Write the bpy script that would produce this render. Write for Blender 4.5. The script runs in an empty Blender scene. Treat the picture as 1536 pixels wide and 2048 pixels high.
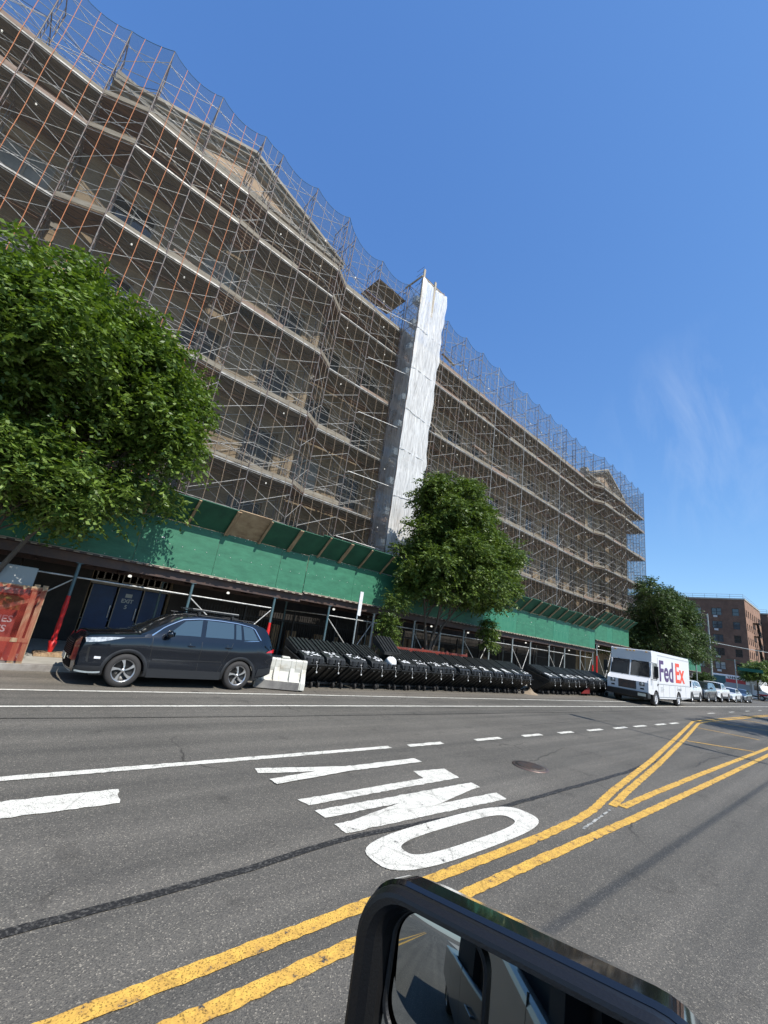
import bpy, bmesh, math, random
import numpy as np
from mathutils import Vector, Matrix
S=bpy.context.scene; COL=S.collection; PI=math.pi
# ---------------- camera, sky, sun, exposure ----------------
H=2.02
cam=bpy.data.cameras.new('camera'); cam.sensor_fit='VERTICAL'; cam.sensor_height=36; cam.sensor_width=27
cam.lens=829.042/2048*36; cam.clip_start=.03; cam.clip_end=3000
co=bpy.data.objects.new('camera',cam); COL.objects.link(co)
r_=Vector((0.73151506,-0.66723506,0.14029646)); u_=Vector((-0.2859567,-0.11343666,0.95150454)); f_=Vector((0.61896243,0.73615861,0.27378096))
M=Matrix.Identity(4)
for i in range(3): M[i][0]=r_[i]; M[i][1]=u_[i]; M[i][2]=-f_[i]
M[2][3]=H; co.matrix_world=M; S.camera=co
LD=Vector((-.07,.83,-1.02)).normalized()      # direction the sunlight travels
W=bpy.data.worlds.new('World'); S.world=W; W.use_nodes=True
nt=W.node_tree; bg=nt.nodes['Background']; sky=nt.nodes.new('ShaderNodeTexSky'); sky.sky_type='NISHITA'; sky.sun_disc=False
sky.sun_elevation=math.asin(-LD.z); sky.sun_rotation=math.atan2(-LD.x,-LD.y)
sky.air_density=1.0; sky.dust_density=.25; sky.ozone_density=3.5; sky.altitude=0
def wn(t,**k):
    n=nt.nodes.new(t)
    for a,b in k.items(): setattr(n,a,b)
    return n
tc=wn('ShaderNodeTexCoord'); mp=wn('ShaderNodeMapping'); mp.inputs['Scale'].default_value=(3.,6.,2.)
nz=wn('ShaderNodeTexNoise'); nz.inputs['Scale'].default_value=2.2; nz.inputs['Detail'].default_value=5; nz.inputs['Roughness'].default_value=.62; nz.inputs['Distortion'].default_value=.5
cr=wn('ShaderNodeValToRGB'); cr.color_ramp.elements[0].position=.42; cr.color_ramp.elements[1].position=.95
# thin cirrus patch around one bearing
dot=wn('ShaderNodeVectorMath',operation='DOT_PRODUCT'); dot.inputs[1].default_value=Vector((.893,.127,.433)).normalized()
mr=wn('ShaderNodeMapRange'); mr.inputs['From Min'].default_value=.975; mr.inputs['From Max'].default_value=1.0; mr.inputs['To Max'].default_value=.22
mu=wn('ShaderNodeMath',operation='MULTIPLY'); mx=wn('ShaderNodeMixRGB'); mx.inputs['Color2'].default_value=(8.,8.6,9.2,1)
L=nt.links.new
L(tc.outputs['Generated'],mp.inputs['Vector']); L(mp.outputs[0],nz.inputs['Vector']); L(nz.outputs['Fac'],cr.inputs[0])
L(tc.outputs['Generated'],dot.inputs[0]); L(dot.outputs['Value'],mr.inputs['Value']); L(cr.outputs['Color'],mu.inputs[0]); L(mr.outputs[0],mu.inputs[1])
sp=wn('ShaderNodeSeparateColor'); cb_=wn('ShaderNodeCombineColor'); L(sky.outputs[0],sp.inputs[0])
for i,(g,a) in enumerate(((.93,1.13),(.786,1.70),(.56,3.05))):
    pw=wn('ShaderNodeMath',operation='POWER'); pw.inputs[1].default_value=g; ml=wn('ShaderNodeMath',operation='MULTIPLY'); ml.inputs[1].default_value=a
    L(sp.outputs[i],pw.inputs[0]); L(pw.outputs[0],ml.inputs[0]); L(ml.outputs[0],cb_.inputs[i])
L(mu.outputs[0],mx.inputs['Fac']); L(cb_.outputs[0],mx.inputs['Color1']); L(mx.outputs[0],bg.inputs['Color'])
bg.inputs['Strength'].default_value=.1
sl=bpy.data.lights.new('sun','SUN'); sl.energy=4.7; sl.angle=math.radians(.5); sl.color=(1,.95,.87)
so=bpy.data.objects.new('sun',sl); COL.objects.link(so); so.rotation_euler=LD.to_track_quat('-Z','Y').to_euler()
S.view_settings.view_transform='Standard'; S.view_settings.look='None'; S.view_settings.gamma=1; S.view_settings.exposure=0.35
S.cycles.max_bounces=8; S.cycles.transparent_max_bounces=24; S.cycles.diffuse_bounces=3

# ---------------- materials ----------------
MATS={}
def mat(name,col,rough=.6,metal=0,var=None,scale=3.,bump=0,bscale=40.,coat=0,spec=.5,trans=0,alpha=None,stretch=(1,1,1),emit=0,vpos=(.35,.65)):
    if name in MATS: return MATS[name]
    m=bpy.data.materials.new(name); m.use_nodes=True; t=m.node_tree; b=t.nodes['Principled BSDF']
    b.inputs['Base Color'].default_value=(*col,1); b.inputs['Roughness'].default_value=rough; b.inputs['Metallic'].default_value=metal
    b.inputs['Coat Weight'].default_value=coat; b.inputs['Coat Roughness'].default_value=.04; b.inputs['Specular IOR Level'].default_value=spec
    tcn=t.nodes.new('ShaderNodeTexCoord'); mpn=t.nodes.new('ShaderNodeMapping'); mpn.inputs['Scale'].default_value=stretch
    t.links.new(tcn.outputs['Object'],mpn.inputs['Vector'])
    if var:
        n=t.nodes.new('ShaderNodeTexNoise'); n.inputs['Scale'].default_value=scale; n.inputs['Detail'].default_value=8; n.inputs['Roughness'].default_value=.65
        t.links.new(mpn.outputs[0],n.inputs['Vector'])
        rp=t.nodes.new('ShaderNodeValToRGB'); rp.color_ramp.elements[0].position=vpos[0]; rp.color_ramp.elements[1].position=vpos[1]
        rp.color_ramp.elements[0].color=(*var,1); rp.color_ramp.elements[1].color=(*col,1)
        t.links.new(n.outputs['Fac'],rp.inputs[0]); t.links.new(rp.outputs[0],b.inputs['Base Color'])
    if bump:
        n2=t.nodes.new('ShaderNodeTexNoise'); n2.inputs['Scale'].default_value=bscale; n2.inputs['Detail'].default_value=5
        bp=t.nodes.new('ShaderNodeBump'); bp.inputs['Strength'].default_value=bump; bp.inputs['Distance'].default_value=.02
        t.links.new(mpn.outputs[0],n2.inputs['Vector']); t.links.new(n2.outputs['Fac'],bp.inputs['Height']); t.links.new(bp.outputs[0],b.inputs['Normal'])
    if trans: b.inputs['Transmission Weight'].default_value=trans
    if alpha is not None: b.inputs['Alpha'].default_value=alpha
    if emit: b.inputs['Emission Color'].default_value=(*col,1); b.inputs['Emission Strength'].default_value=emit
    MATS[name]=m; return m
def nodes(m): return m.node_tree.nodes, m.node_tree.links
def N(t,ty,**k):
    n=t.nodes.new(ty)
    for a,b in k.items():
        if a in ('operation','blend_type','feature','distance','noise_dimensions','wave_type','bands_direction'): setattr(n,a,b)
        else: n.inputs[a.replace('_',' ')].default_value=b
    return n
def asphalt(name,c1,c2,speck):
    m=bpy.data.materials.new(name); m.use_nodes=True; t=m.node_tree; b=t.nodes['Principled BSDF']; l=t.links.new
    tcn=t.nodes.new('ShaderNodeTexCoord'); v=tcn.outputs['Object']
    big=N(t,'ShaderNodeTexNoise',Scale=.35,Detail=5,Roughness=.6); l(v,big.inputs['Vector'])
    rb=t.nodes.new('ShaderNodeValToRGB'); rb.color_ramp.elements[0].position=.3; rb.color_ramp.elements[1].position=.7
    rb.color_ramp.elements[0].color=(*c1,1); rb.color_ramp.elements[1].color=(*c2,1); l(big.outputs['Fac'],rb.inputs[0])
    # streaks along the driving direction
    mpn=t.nodes.new('ShaderNodeMapping'); mpn.inputs['Scale'].default_value=(.06,1.6,1); l(v,mpn.inputs['Vector'])
    st=N(t,'ShaderNodeTexNoise',Scale=1.3,Detail=4); l(mpn.outputs[0],st.inputs['Vector'])
    rs=t.nodes.new('ShaderNodeValToRGB'); rs.color_ramp.elements[0].position=.35; rs.color_ramp.elements[1].position=.7
    rs.color_ramp.elements[0].color=(.72,.72,.72,1); rs.color_ramp.elements[1].color=(1.12,1.1,1.08,1); l(st.outputs['Fac'],rs.inputs[0])
    m1=N(t,'ShaderNodeMixRGB',blend_type='MULTIPLY',Fac=1.); l(rb.outputs[0],m1.inputs[1]); l(rs.outputs[0],m1.inputs[2])
    sp=N(t,'ShaderNodeTexVoronoi',Scale=125.); l(v,sp.inputs['Vector'])
    hs=t.nodes.new('ShaderNodeSeparateColor'); l(sp.outputs['Color'],hs.inputs[0])
    r3=t.nodes.new('ShaderNodeValToRGB'); e=r3.color_ramp.elements; e[0].position=.0; e[0].color=(.6,.6,.61,1); e[1].position=1; e[1].color=(*speck,1)
    x=e.new(.3); x.color=(.88,.88,.87,1); x=e.new(.9); x.color=(1.12,1.1,1.06,1)
    l(hs.outputs[0],r3.inputs[0])
    m2=N(t,'ShaderNodeMixRGB',blend_type='MULTIPLY',Fac=1.); l(m1.outputs[0],m2.inputs[1]); l(r3.outputs[0],m2.inputs[2])
    # hairline cracks
    wv=N(t,'ShaderNodeTexNoise',Scale=1.5,Detail=6); l(v,wv.inputs['Vector'])
    mxv=N(t,'ShaderNodeMixRGB',Fac=.35); l(v,mxv.inputs[1]); l(wv.outputs['Color'],mxv.inputs[2])
    vc=N(t,'ShaderNodeTexVoronoi',feature='DISTANCE_TO_EDGE',Scale=.42); l(mxv.outputs[0],vc.inputs['Vector'])
    r4=t.nodes.new('ShaderNodeValToRGB'); r4.color_ramp.elements[0].position=.0; r4.color_ramp.elements[0].color=(.35,.35,.35,1); r4.color_ramp.elements[1].position=.006; r4.color_ramp.elements[1].color=(1,1,1,1)
    l(vc.outputs['Distance'],r4.inputs[0])
    msk=N(t,'ShaderNodeTexNoise',Scale=.5); l(v,msk.inputs['Vector']); r5=t.nodes.new('ShaderNodeValToRGB'); r5.color_ramp.elements[0].position=.56; r5.color_ramp.elements[1].position=.62; l(msk.outputs['Fac'],r5.inputs[0])
    m3=N(t,'ShaderNodeMixRGB',blend_type='MULTIPLY'); l(r5.outputs[0],m3.inputs[0]); l(m2.outputs[0],m3.inputs[1]); l(r4.outputs[0],m3.inputs[2])
    ob=N(t,'ShaderNodeTexNoise',Scale=1.7,Detail=7,Roughness=.7); l(v,ob.inputs['Vector']); ro=t.nodes.new('ShaderNodeValToRGB'); ro.color_ramp.elements[0].position=.27; ro.color_ramp.elements[0].color=(.6,.6,.6,1); ro.color_ramp.elements[1].position=.42; ro.color_ramp.elements[1].color=(1,1,1,1); l(ob.outputs['Fac'],ro.inputs[0])
    m4=N(t,'ShaderNodeMixRGB',blend_type='MULTIPLY',Fac=1.); l(m3.outputs[0],m4.inputs[1]); l(ro.outputs[0],m4.inputs[2]); m3=m4
    l(m3.outputs[0],b.inputs['Base Color']); b.inputs['Roughness'].default_value=.85; b.inputs['Specular IOR Level'].default_value=.3
    fn=N(t,'ShaderNodeTexNoise',Scale=150.,Detail=3); l(v,fn.inputs['Vector'])
    ad=N(t,'ShaderNodeMath',operation='ADD'); l(fn.outputs['Fac'],ad.inputs[0]); l(sp.outputs['Distance'],ad.inputs[1])
    bp=t.nodes.new('ShaderNodeBump'); bp.inputs['Strength'].default_value=.55; bp.inputs['Distance'].default_value=.006; l(ad.outputs[0],bp.inputs['Height']); l(bp.outputs[0],b.inputs['Normal'])
    MATS[name]=m; return m
def paint(name,col,dirt,thr=.40,sc=9.):
    m=bpy.data.materials.new(name); m.use_nodes=True; t=m.node_tree; b=t.nodes['Principled BSDF']; l=t.links.new
    tcn=t.nodes.new('ShaderNodeTexCoord'); v=tcn.outputs['Object']
    n=N(t,'ShaderNodeTexNoise',Scale=sc,Detail=9,Roughness=.72); l(v,n.inputs['Vector'])
    r=t.nodes.new('ShaderNodeValToRGB'); e=r.color_ramp.elements; e[0].position=thr-.03; e[0].color=(.07,.07,.068,1); e[1].position=.62; e[1].color=(*col,1)
    x=e.new(thr+.01); x.color=(*dirt,1); l(n.outputs['Fac'],r.inputs[0])
    sp=N(t,'ShaderNodeTexNoise',Scale=90.,Detail=4); l(v,sp.inputs['Vector']); r2=t.nodes.new('ShaderNodeValToRGB'); r2.color_ramp.elements[0].position=.36; r2.color_ramp.elements[0].color=(.35,.34,.33,1); r2.color_ramp.elements[1].position=.46; r2.color_ramp.elements[1].color=(1,1,1,1); l(sp.outputs['Fac'],r2.inputs[0])
    wv=N(t,'ShaderNodeTexNoise',Scale=3.,Detail=5); l(v,wv.inputs['Vector']); mxv=N(t,'ShaderNodeMixRGB',Fac=.12); l(v,mxv.inputs[1]); l(wv.outputs['Color'],mxv.inputs[2])
    vc=N(t,'ShaderNodeTexVoronoi',feature='DISTANCE_TO_EDGE',Scale=1.7); l(mxv.outputs[0],vc.inputs['Vector'])
    r4=t.nodes.new('ShaderNodeValToRGB'); r4.color_ramp.elements[0].color=(.3,.29,.28,1); r4.color_ramp.elements[1].position=.018; r4.color_ramp.elements[1].color=(1,1,1,1); l(vc.outputs['Distance'],r4.inputs[0])
    m2=N(t,'ShaderNodeMixRGB',blend_type='MULTIPLY',Fac=1.); l(r.outputs[0],m2.inputs[1]); l(r2.outputs[0],m2.inputs[2])
    m3=N(t,'ShaderNodeMixRGB',blend_type='MULTIPLY',Fac=.45); l(m2.outputs[0],m3.inputs[1]); l(r4.outputs[0],m3.inputs[2])
    l(m3.outputs[0],b.inputs['Base Color']); b.inputs['Roughness'].default_value=.75
    bp=t.nodes.new('ShaderNodeBump'); bp.inputs['Strength'].default_value=.4; bp.inputs['Distance'].default_value=.006; l(sp.outputs['Fac'],bp.inputs['Height']); l(bp.outputs[0],b.inputs['Normal'])
    MATS[name]=m; return m
def brick(name,c1,c2,mortar,sc=1.,rough=.85):
    m=bpy.data.materials.new(name); m.use_nodes=True; t=m.node_tree; b=t.nodes['Principled BSDF']; l=t.links.new
    tcn=t.nodes.new('ShaderNodeTexCoord'); g=t.nodes.new('ShaderNodeNewGeometry')
    sx=t.nodes.new('ShaderNodeSeparateXYZ'); l(tcn.outputs['Object'],sx.inputs[0])
    ad=N(t,'ShaderNodeMath',operation='ADD'); l(sx.outputs[0],ad.inputs[0]); l(sx.outputs[1],ad.inputs[1])
    cb=t.nodes.new('ShaderNodeCombineXYZ'); l(ad.outputs[0],cb.inputs[0]); l(sx.outputs[2],cb.inputs[1])
    bt=t.nodes.new('ShaderNodeTexBrick'); bt.inputs['Scale'].default_value=1; bt.inputs['Brick Width'].default_value=.21*sc; bt.inputs['Row Height'].default_value=.072*sc; bt.inputs['Mortar Size'].default_value=.008*sc
    bt.inputs['Color1'].default_value=(*c1,1); bt.inputs['Color2'].default_value=(*c2,1); bt.inputs['Mortar'].default_value=(*mortar,1); l(cb.outputs[0],bt.inputs['Vector'])
    n=N(t,'ShaderNodeTexNoise',Scale=.9,Detail=6); l(tcn.outputs['Object'],n.inputs['Vector']); r=t.nodes.new('ShaderNodeValToRGB'); r.color_ramp.elements[0].position=.3; r.color_ramp.elements[0].color=(.7,.68,.66,1); r.color_ramp.elements[1].position=.7; r.color_ramp.elements[1].color=(1.1,1.08,1.05,1); l(n.outputs['Fac'],r.inputs[0])
    m2=N(t,'ShaderNodeMixRGB',blend_type='MULTIPLY',Fac=1.); l(bt.outputs['Color'],m2.inputs[1]); l(r.outputs[0],m2.inputs[2]); l(m2.outputs[0],b.inputs['Base Color']); b.inputs['Roughness'].default_value=rough
    MATS[name]=m; return m
def leafmat(name,a,bcol):
    m=bpy.data.materials.new(name); m.use_nodes=True; t=m.node_tree; b=t.nodes['Principled BSDF']; l=t.links.new; out=t.nodes['Material Output']
    g=t.nodes.new('ShaderNodeNewGeometry'); r=t.nodes.new('ShaderNodeValToRGB'); r.color_ramp.elements[0].color=(*a,1); r.color_ramp.elements[1].color=(*bcol,1); l(g.outputs['Random Per Island'],r.inputs[0])
    l(r.outputs[0],b.inputs['Base Color']); b.inputs['Roughness'].default_value=.48; b.inputs['Specular IOR Level'].default_value=.42
    tr=t.nodes.new('ShaderNodeBsdfTranslucent'); hs=N(t,'ShaderNodeHueSaturation',Value=1.6,Saturation=1.15); l(r.outputs[0],hs.inputs['Color']); l(hs.outputs[0],tr.inputs['Color'])
    mx=t.nodes.new('ShaderNodeMixShader'); mx.inputs[0].default_value=.22; l(b.outputs[0],mx.inputs[1]); l(tr.outputs[0],mx.inputs[2]); l(mx.outputs[0],out.inputs[0])
    MATS[name]=m; return m
def veil(name,col,op,rough=.8,noise=None,translucent=.5,bump=0):
    """thin mesh or film: part of the light goes straight through"""
    m=bpy.data.materials.new(name); m.use_nodes=True; t=m.node_tree; l=t.links.new; out=t.nodes['Material Output']; b=t.nodes['Principled BSDF']
    b.inputs['Base Color'].default_value=(*col,1); b.inputs['Roughness'].default_value=rough
    tr=t.nodes.new('ShaderNodeBsdfTranslucent'); tr.inputs[0].default_value=(*col,1)
    m1=t.nodes.new('ShaderNodeMixShader'); m1.inputs[0].default_value=translucent; l(b.outputs[0],m1.inputs[1]); l(tr.outputs[0],m1.inputs[2])
    tp=t.nodes.new('ShaderNodeBsdfTransparent'); mx=t.nodes.new('ShaderNodeMixShader'); mx.inputs[0].default_value=op
    if noise:
        tcn=t.nodes.new('ShaderNodeTexCoord'); mpn=t.nodes.new('ShaderNodeMapping'); mpn.inputs['Scale'].default_value=noise[3]; l(tcn.outputs['Object'],mpn.inputs[0])
        n=N(t,'ShaderNodeTexNoise',Scale=noise[0],Detail=6,Distortion=1.2); l(mpn.outputs[0],n.inputs['Vector']); mr=t.nodes.new('ShaderNodeMapRange'); mr.inputs['From Min'].default_value=.35; mr.inputs['From Max'].default_value=.65
        mr.inputs['To Min'].default_value=noise[1]; mr.inputs['To Max'].default_value=noise[2]; l(n.outputs['Fac'],mr.inputs[0]); l(mr.outputs[0],mx.inputs[0])
        if bump:
            w2_=N(t,'ShaderNodeTexNoise',Scale=4.5,Detail=4,Distortion=2.); l(mpn.outputs[0],w2_.inputs['Vector']); bp=t.nodes.new('ShaderNodeBump'); bp.inputs['Strength'].default_value=bump; bp.inputs['Distance'].default_value=.2; l(w2_.outputs['Fac'],bp.inputs['Height']); l(bp.outputs[0],b.inputs['Normal']); l(bp.outputs[0],tr.inputs['Normal'])
    l(tp.outputs[0],mx.inputs[1]); l(m1.outputs[0],mx.inputs[2]); l(mx.outputs[0],out.inputs[0]); MATS[name]=m; return m

asphalt('asphalt',(.118,.112,.100),(.150,.143,.128),(2.5,2.4,2.2))
asphalt('asphalt_edge',(.145,.132,.112),(.19,.175,.15),(2.2,2.1,2.))
paint('white_paint',(.80,.78,.69),(.6,.58,.51),.375,7.); paint('yellow_paint',(.74,.455,.085),(.54,.31,.065),.40,9.); paint('faded_paint',(.5,.5,.46),(.35,.35,.32),.47,8.)
brick('tan_brick',(.29,.215,.13),(.38,.29,.18),(.36,.3,.22)); brick('brick_shaded',(.15,.078,.05),(.20,.105,.066),(.12,.09,.075),1.6); brick('brick_sunlit',(.28,.15,.09),(.34,.19,.12),(.28,.2,.16),1.6)  # apartment brick in two tones: side face's shade and street face's sun coloured in
brick('pale_brick',(.44,.31,.2),(.52,.37,.24),(.42,.36,.28)); brick('red_old_brick',(.2,.08,.05),(.26,.11,.07),(.2,.16,.13))
mat('concrete',(.42,.4,.35),.9,var=(.3,.285,.25),scale=1.2,bump=.2,bscale=60)
mat('kerb',(.36,.34,.31),.9,var=(.2,.18,.16),scale=2.)
mat('stone',(.42,.39,.33),.85,var=(.3,.27,.22),scale=1.5)
mat('steel',(.72,.71,.68),.55,.3,var=(.3,.28,.25),scale=2.5)
mat('galv',(.74,.73,.70),.5,.3,var=(.38,.38,.37),scale=5)
mat('dark_steel',(.1,.1,.105),.5,.6,var=(.2,.13,.1),scale=5)
mat('rust_steel',(.26,.16,.13),.6,.5,var=(.3,.3,.29),scale=4)
mat('deck_metal',(.40,.32,.235),.6,.1,var=(.19,.145,.10),scale=2.2,stretch=(.35,3.5,1))
mat('deck_wood',(.32,.185,.11),.8,var=(.12,.07,.045),scale=2.5,stretch=(.3,4,1))
mat('toe_wood',(.50,.45,.36),.85,var=(.28,.23,.17),scale=3,stretch=(.3,1,6))
mat('toe_wood_pink',(.5,.36,.28),.85,var=(.34,.25,.19),scale=3,stretch=(.3,1,6))
mat('plank_wood',(.42,.3,.18),.8,var=(.22,.14,.08),scale=3,stretch=(6,1,1.))
mat('ply_bare',(.42,.31,.19),.8,var=(.26,.17,.1),scale=2.5,stretch=(1,1,2))
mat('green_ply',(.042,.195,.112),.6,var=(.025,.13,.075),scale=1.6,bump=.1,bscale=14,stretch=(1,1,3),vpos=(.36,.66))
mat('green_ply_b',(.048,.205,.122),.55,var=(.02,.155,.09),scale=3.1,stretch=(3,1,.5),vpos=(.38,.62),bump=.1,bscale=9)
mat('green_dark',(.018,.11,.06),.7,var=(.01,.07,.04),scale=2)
mat('shed_steel',(.06,.045,.045),.6,.2,var=(.1,.06,.045),scale=3)
mat('blue_steel',(.07,.15,.18),.5,.4,var=(.12,.16,.17),scale=4)
mat('pale_steel',(.4,.44,.44),.5,.4,var=(.25,.28,.28),scale=4)
mat('red_dull',(.16,.012,.012),.6); mat('red_pad',(.62,.02,.02),.45,bump=.5,bscale=25)
mat('net_seam_orange',(.42,.15,.06),.8); mat('net_seam_tan',(.24,.18,.125),.8); mat('net_hem',(.05,.12,.18),.8)
veil('net_blue',(.05,.055,.055),.28); veil('net_green',(.05,.055,.05),.25)
veil('white_wrap',(.93,.92,.89),.8,.32,noise=(2.6,.5,.92,(5,5,.3)),translucent=.25,bump=.12); veil('grey_wrap',(.8,.8,.78),.5,.35,noise=(2.2,.28,.42,(2,2,.3)),translucent=.5)
veil('red_net',(.5,.06,.035),.6,noise=(1.6,.22,.6,(1,1,1)),translucent=.4)
mat('bulb',(.9,.88,.8),.3,emit=.9)
mat('glass_dark',(.015,.02,.024),.06,spec=.9,coat=.6); mat('glass_sky',(.035,.06,.08),.05,spec=1.,coat=.8); mat('blind',(.42,.42,.38),.6,var=(.2,.22,.22),scale=.8); mat('glass_room',(.06,.06,.05),.3,spec=.5,var=(.02,.018,.015),scale=1.)
mat('frame_white',(.36,.33,.27),.5); mat('frame_dark',(.03,.03,.032),.5); mat('frame_tan',(.3,.27,.22),.5)
mat('car_navy',(.006,.010,.018),.2,.5,coat=1); mat('car_trim',(.012,.013,.015),.5); mat('rubber',(.028,.026,.025),.75,bump=.3,bscale=60); mat('rim',(.62,.62,.62),.28,.85); mat('rim_dark',(.02,.02,.02),.4)
mat('chrome',(.75,.76,.78),.16,1.); mat('lamp_clear',(.6,.62,.62),.12,coat=.8,spec=.8,var=(.2,.22,.24),scale=14); mat('lamp_red',(.5,.008,.012),.2,coat=1); mat('plate',(.6,.6,.5),.5)
mat('white_car',(.68,.69,.7),.3,coat=.8); mat('grey_car',(.07,.08,.09),.3,.4,coat=1); mat('black_plastic',(.016,.017,.018),.42,bump=.15,bscale=90)
mat('bin_black',(.007,.008,.0085),.5,var=(.015,.016,.016),scale=4,bump=.1); mat('bin_lid',(.013,.015,.0155),.45,var=(.024,.026,.026),scale=5)
mat('white_mark',(.78,.79,.8),.5,var=(.5,.5,.5),scale=8); mat('barrier_white',(.6,.59,.53),.5,var=(.42,.37,.28),scale=2.4,vpos=(.3,.5)); mat('barrier_grime',(.11,.105,.1),.7,var=(.24,.23,.21),scale=3)
mat('fedex_white',(.68,.69,.71),.4,coat=.2); mat('fedex_purple',(.075,.03,.13),.4); mat('fedex_red',(.75,.06,.02),.4); mat('uhaul_red',(.5,.015,.02),.4); mat('uhaul_grey',(.3,.32,.34),.4); mat('uhaul_teal',(.02,.09,.11),.5); mat('ink',(.03,.03,.03),.6)
mat('bark',(.12,.095,.07),.9,var=(.06,.045,.035),scale=5,stretch=(1,1,.2),bump=.5,bscale=14)
leafmat('leaf_a',(.042,.085,.015),(.18,.26,.048)); leafmat('leaf_b',(.04,.076,.016),(.145,.205,.042)); leafmat('leaf_c',(.03,.055,.016),(.08,.12,.034))
mat('blue_door',(.012,.05,.16),.45,var=(.01,.035,.11),scale=2); mat('letter_pale',(.45,.5,.5),.6); mat('shade_black',(.018,.016,.015),.8,var=(.035,.03,.026),scale=2.); mat('red_wood',(.16,.045,.035),.8,var=(.08,.03,.025),scale=3); mat('grille_black',(.008,.008,.009),.85,spec=.1); mat('iron',(.012,.012,.013),.5)  # the black board colour stands for shade under the sheds
mat('hedge_soil',(.07,.05,.035),.95); mat('manhole',(.13,.105,.08),.6,.3,var=(.06,.05,.04),scale=10); mat('tar',(.10,.095,.085),.6,var=(.02,.019,.018),scale=38.,vpos=(.5,.62),bump=.5,bscale=60)
mat('sand',(.3,.24,.17),.95,var=(.2,.15,.1),scale=4,bump=.6,bscale=20); mat('sign_grey',(.3,.31,.29),.55); mat('sign_green',(.01,.12,.08),.5); mat('signal_yellow',(.7,.36,.02),.5)
mat('bin_olive',(.14,.15,.03),.5); mat('bin_maroon',(.2,.045,.04),.5); mat('mirror',(.40,.43,.43),.015,1.); mat('mirror_gloss',(.008,.009,.01),.08,coat=1); mat('mirror_matte',(.008,.008,.0085),.4,bump=.08,bscale=300); mat('silver_car',(.13,.14,.14),.35,.5,coat=.5); mat('cabin',(.012,.012,.013),.8); mat('cloth',(.08,.085,.08),.9,var=(.03,.03,.03),scale=3)
mat('roof_grey',(.2,.2,.2),.9); mat('ac',(.5,.5,.48),.6); mat('bag',(.8,.82,.84),.25,bump=.8,bscale=12); mat('tape',(.3,.6,.5),.5); mat('blue_tarp',(.05,.1,.35),.6)

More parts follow.
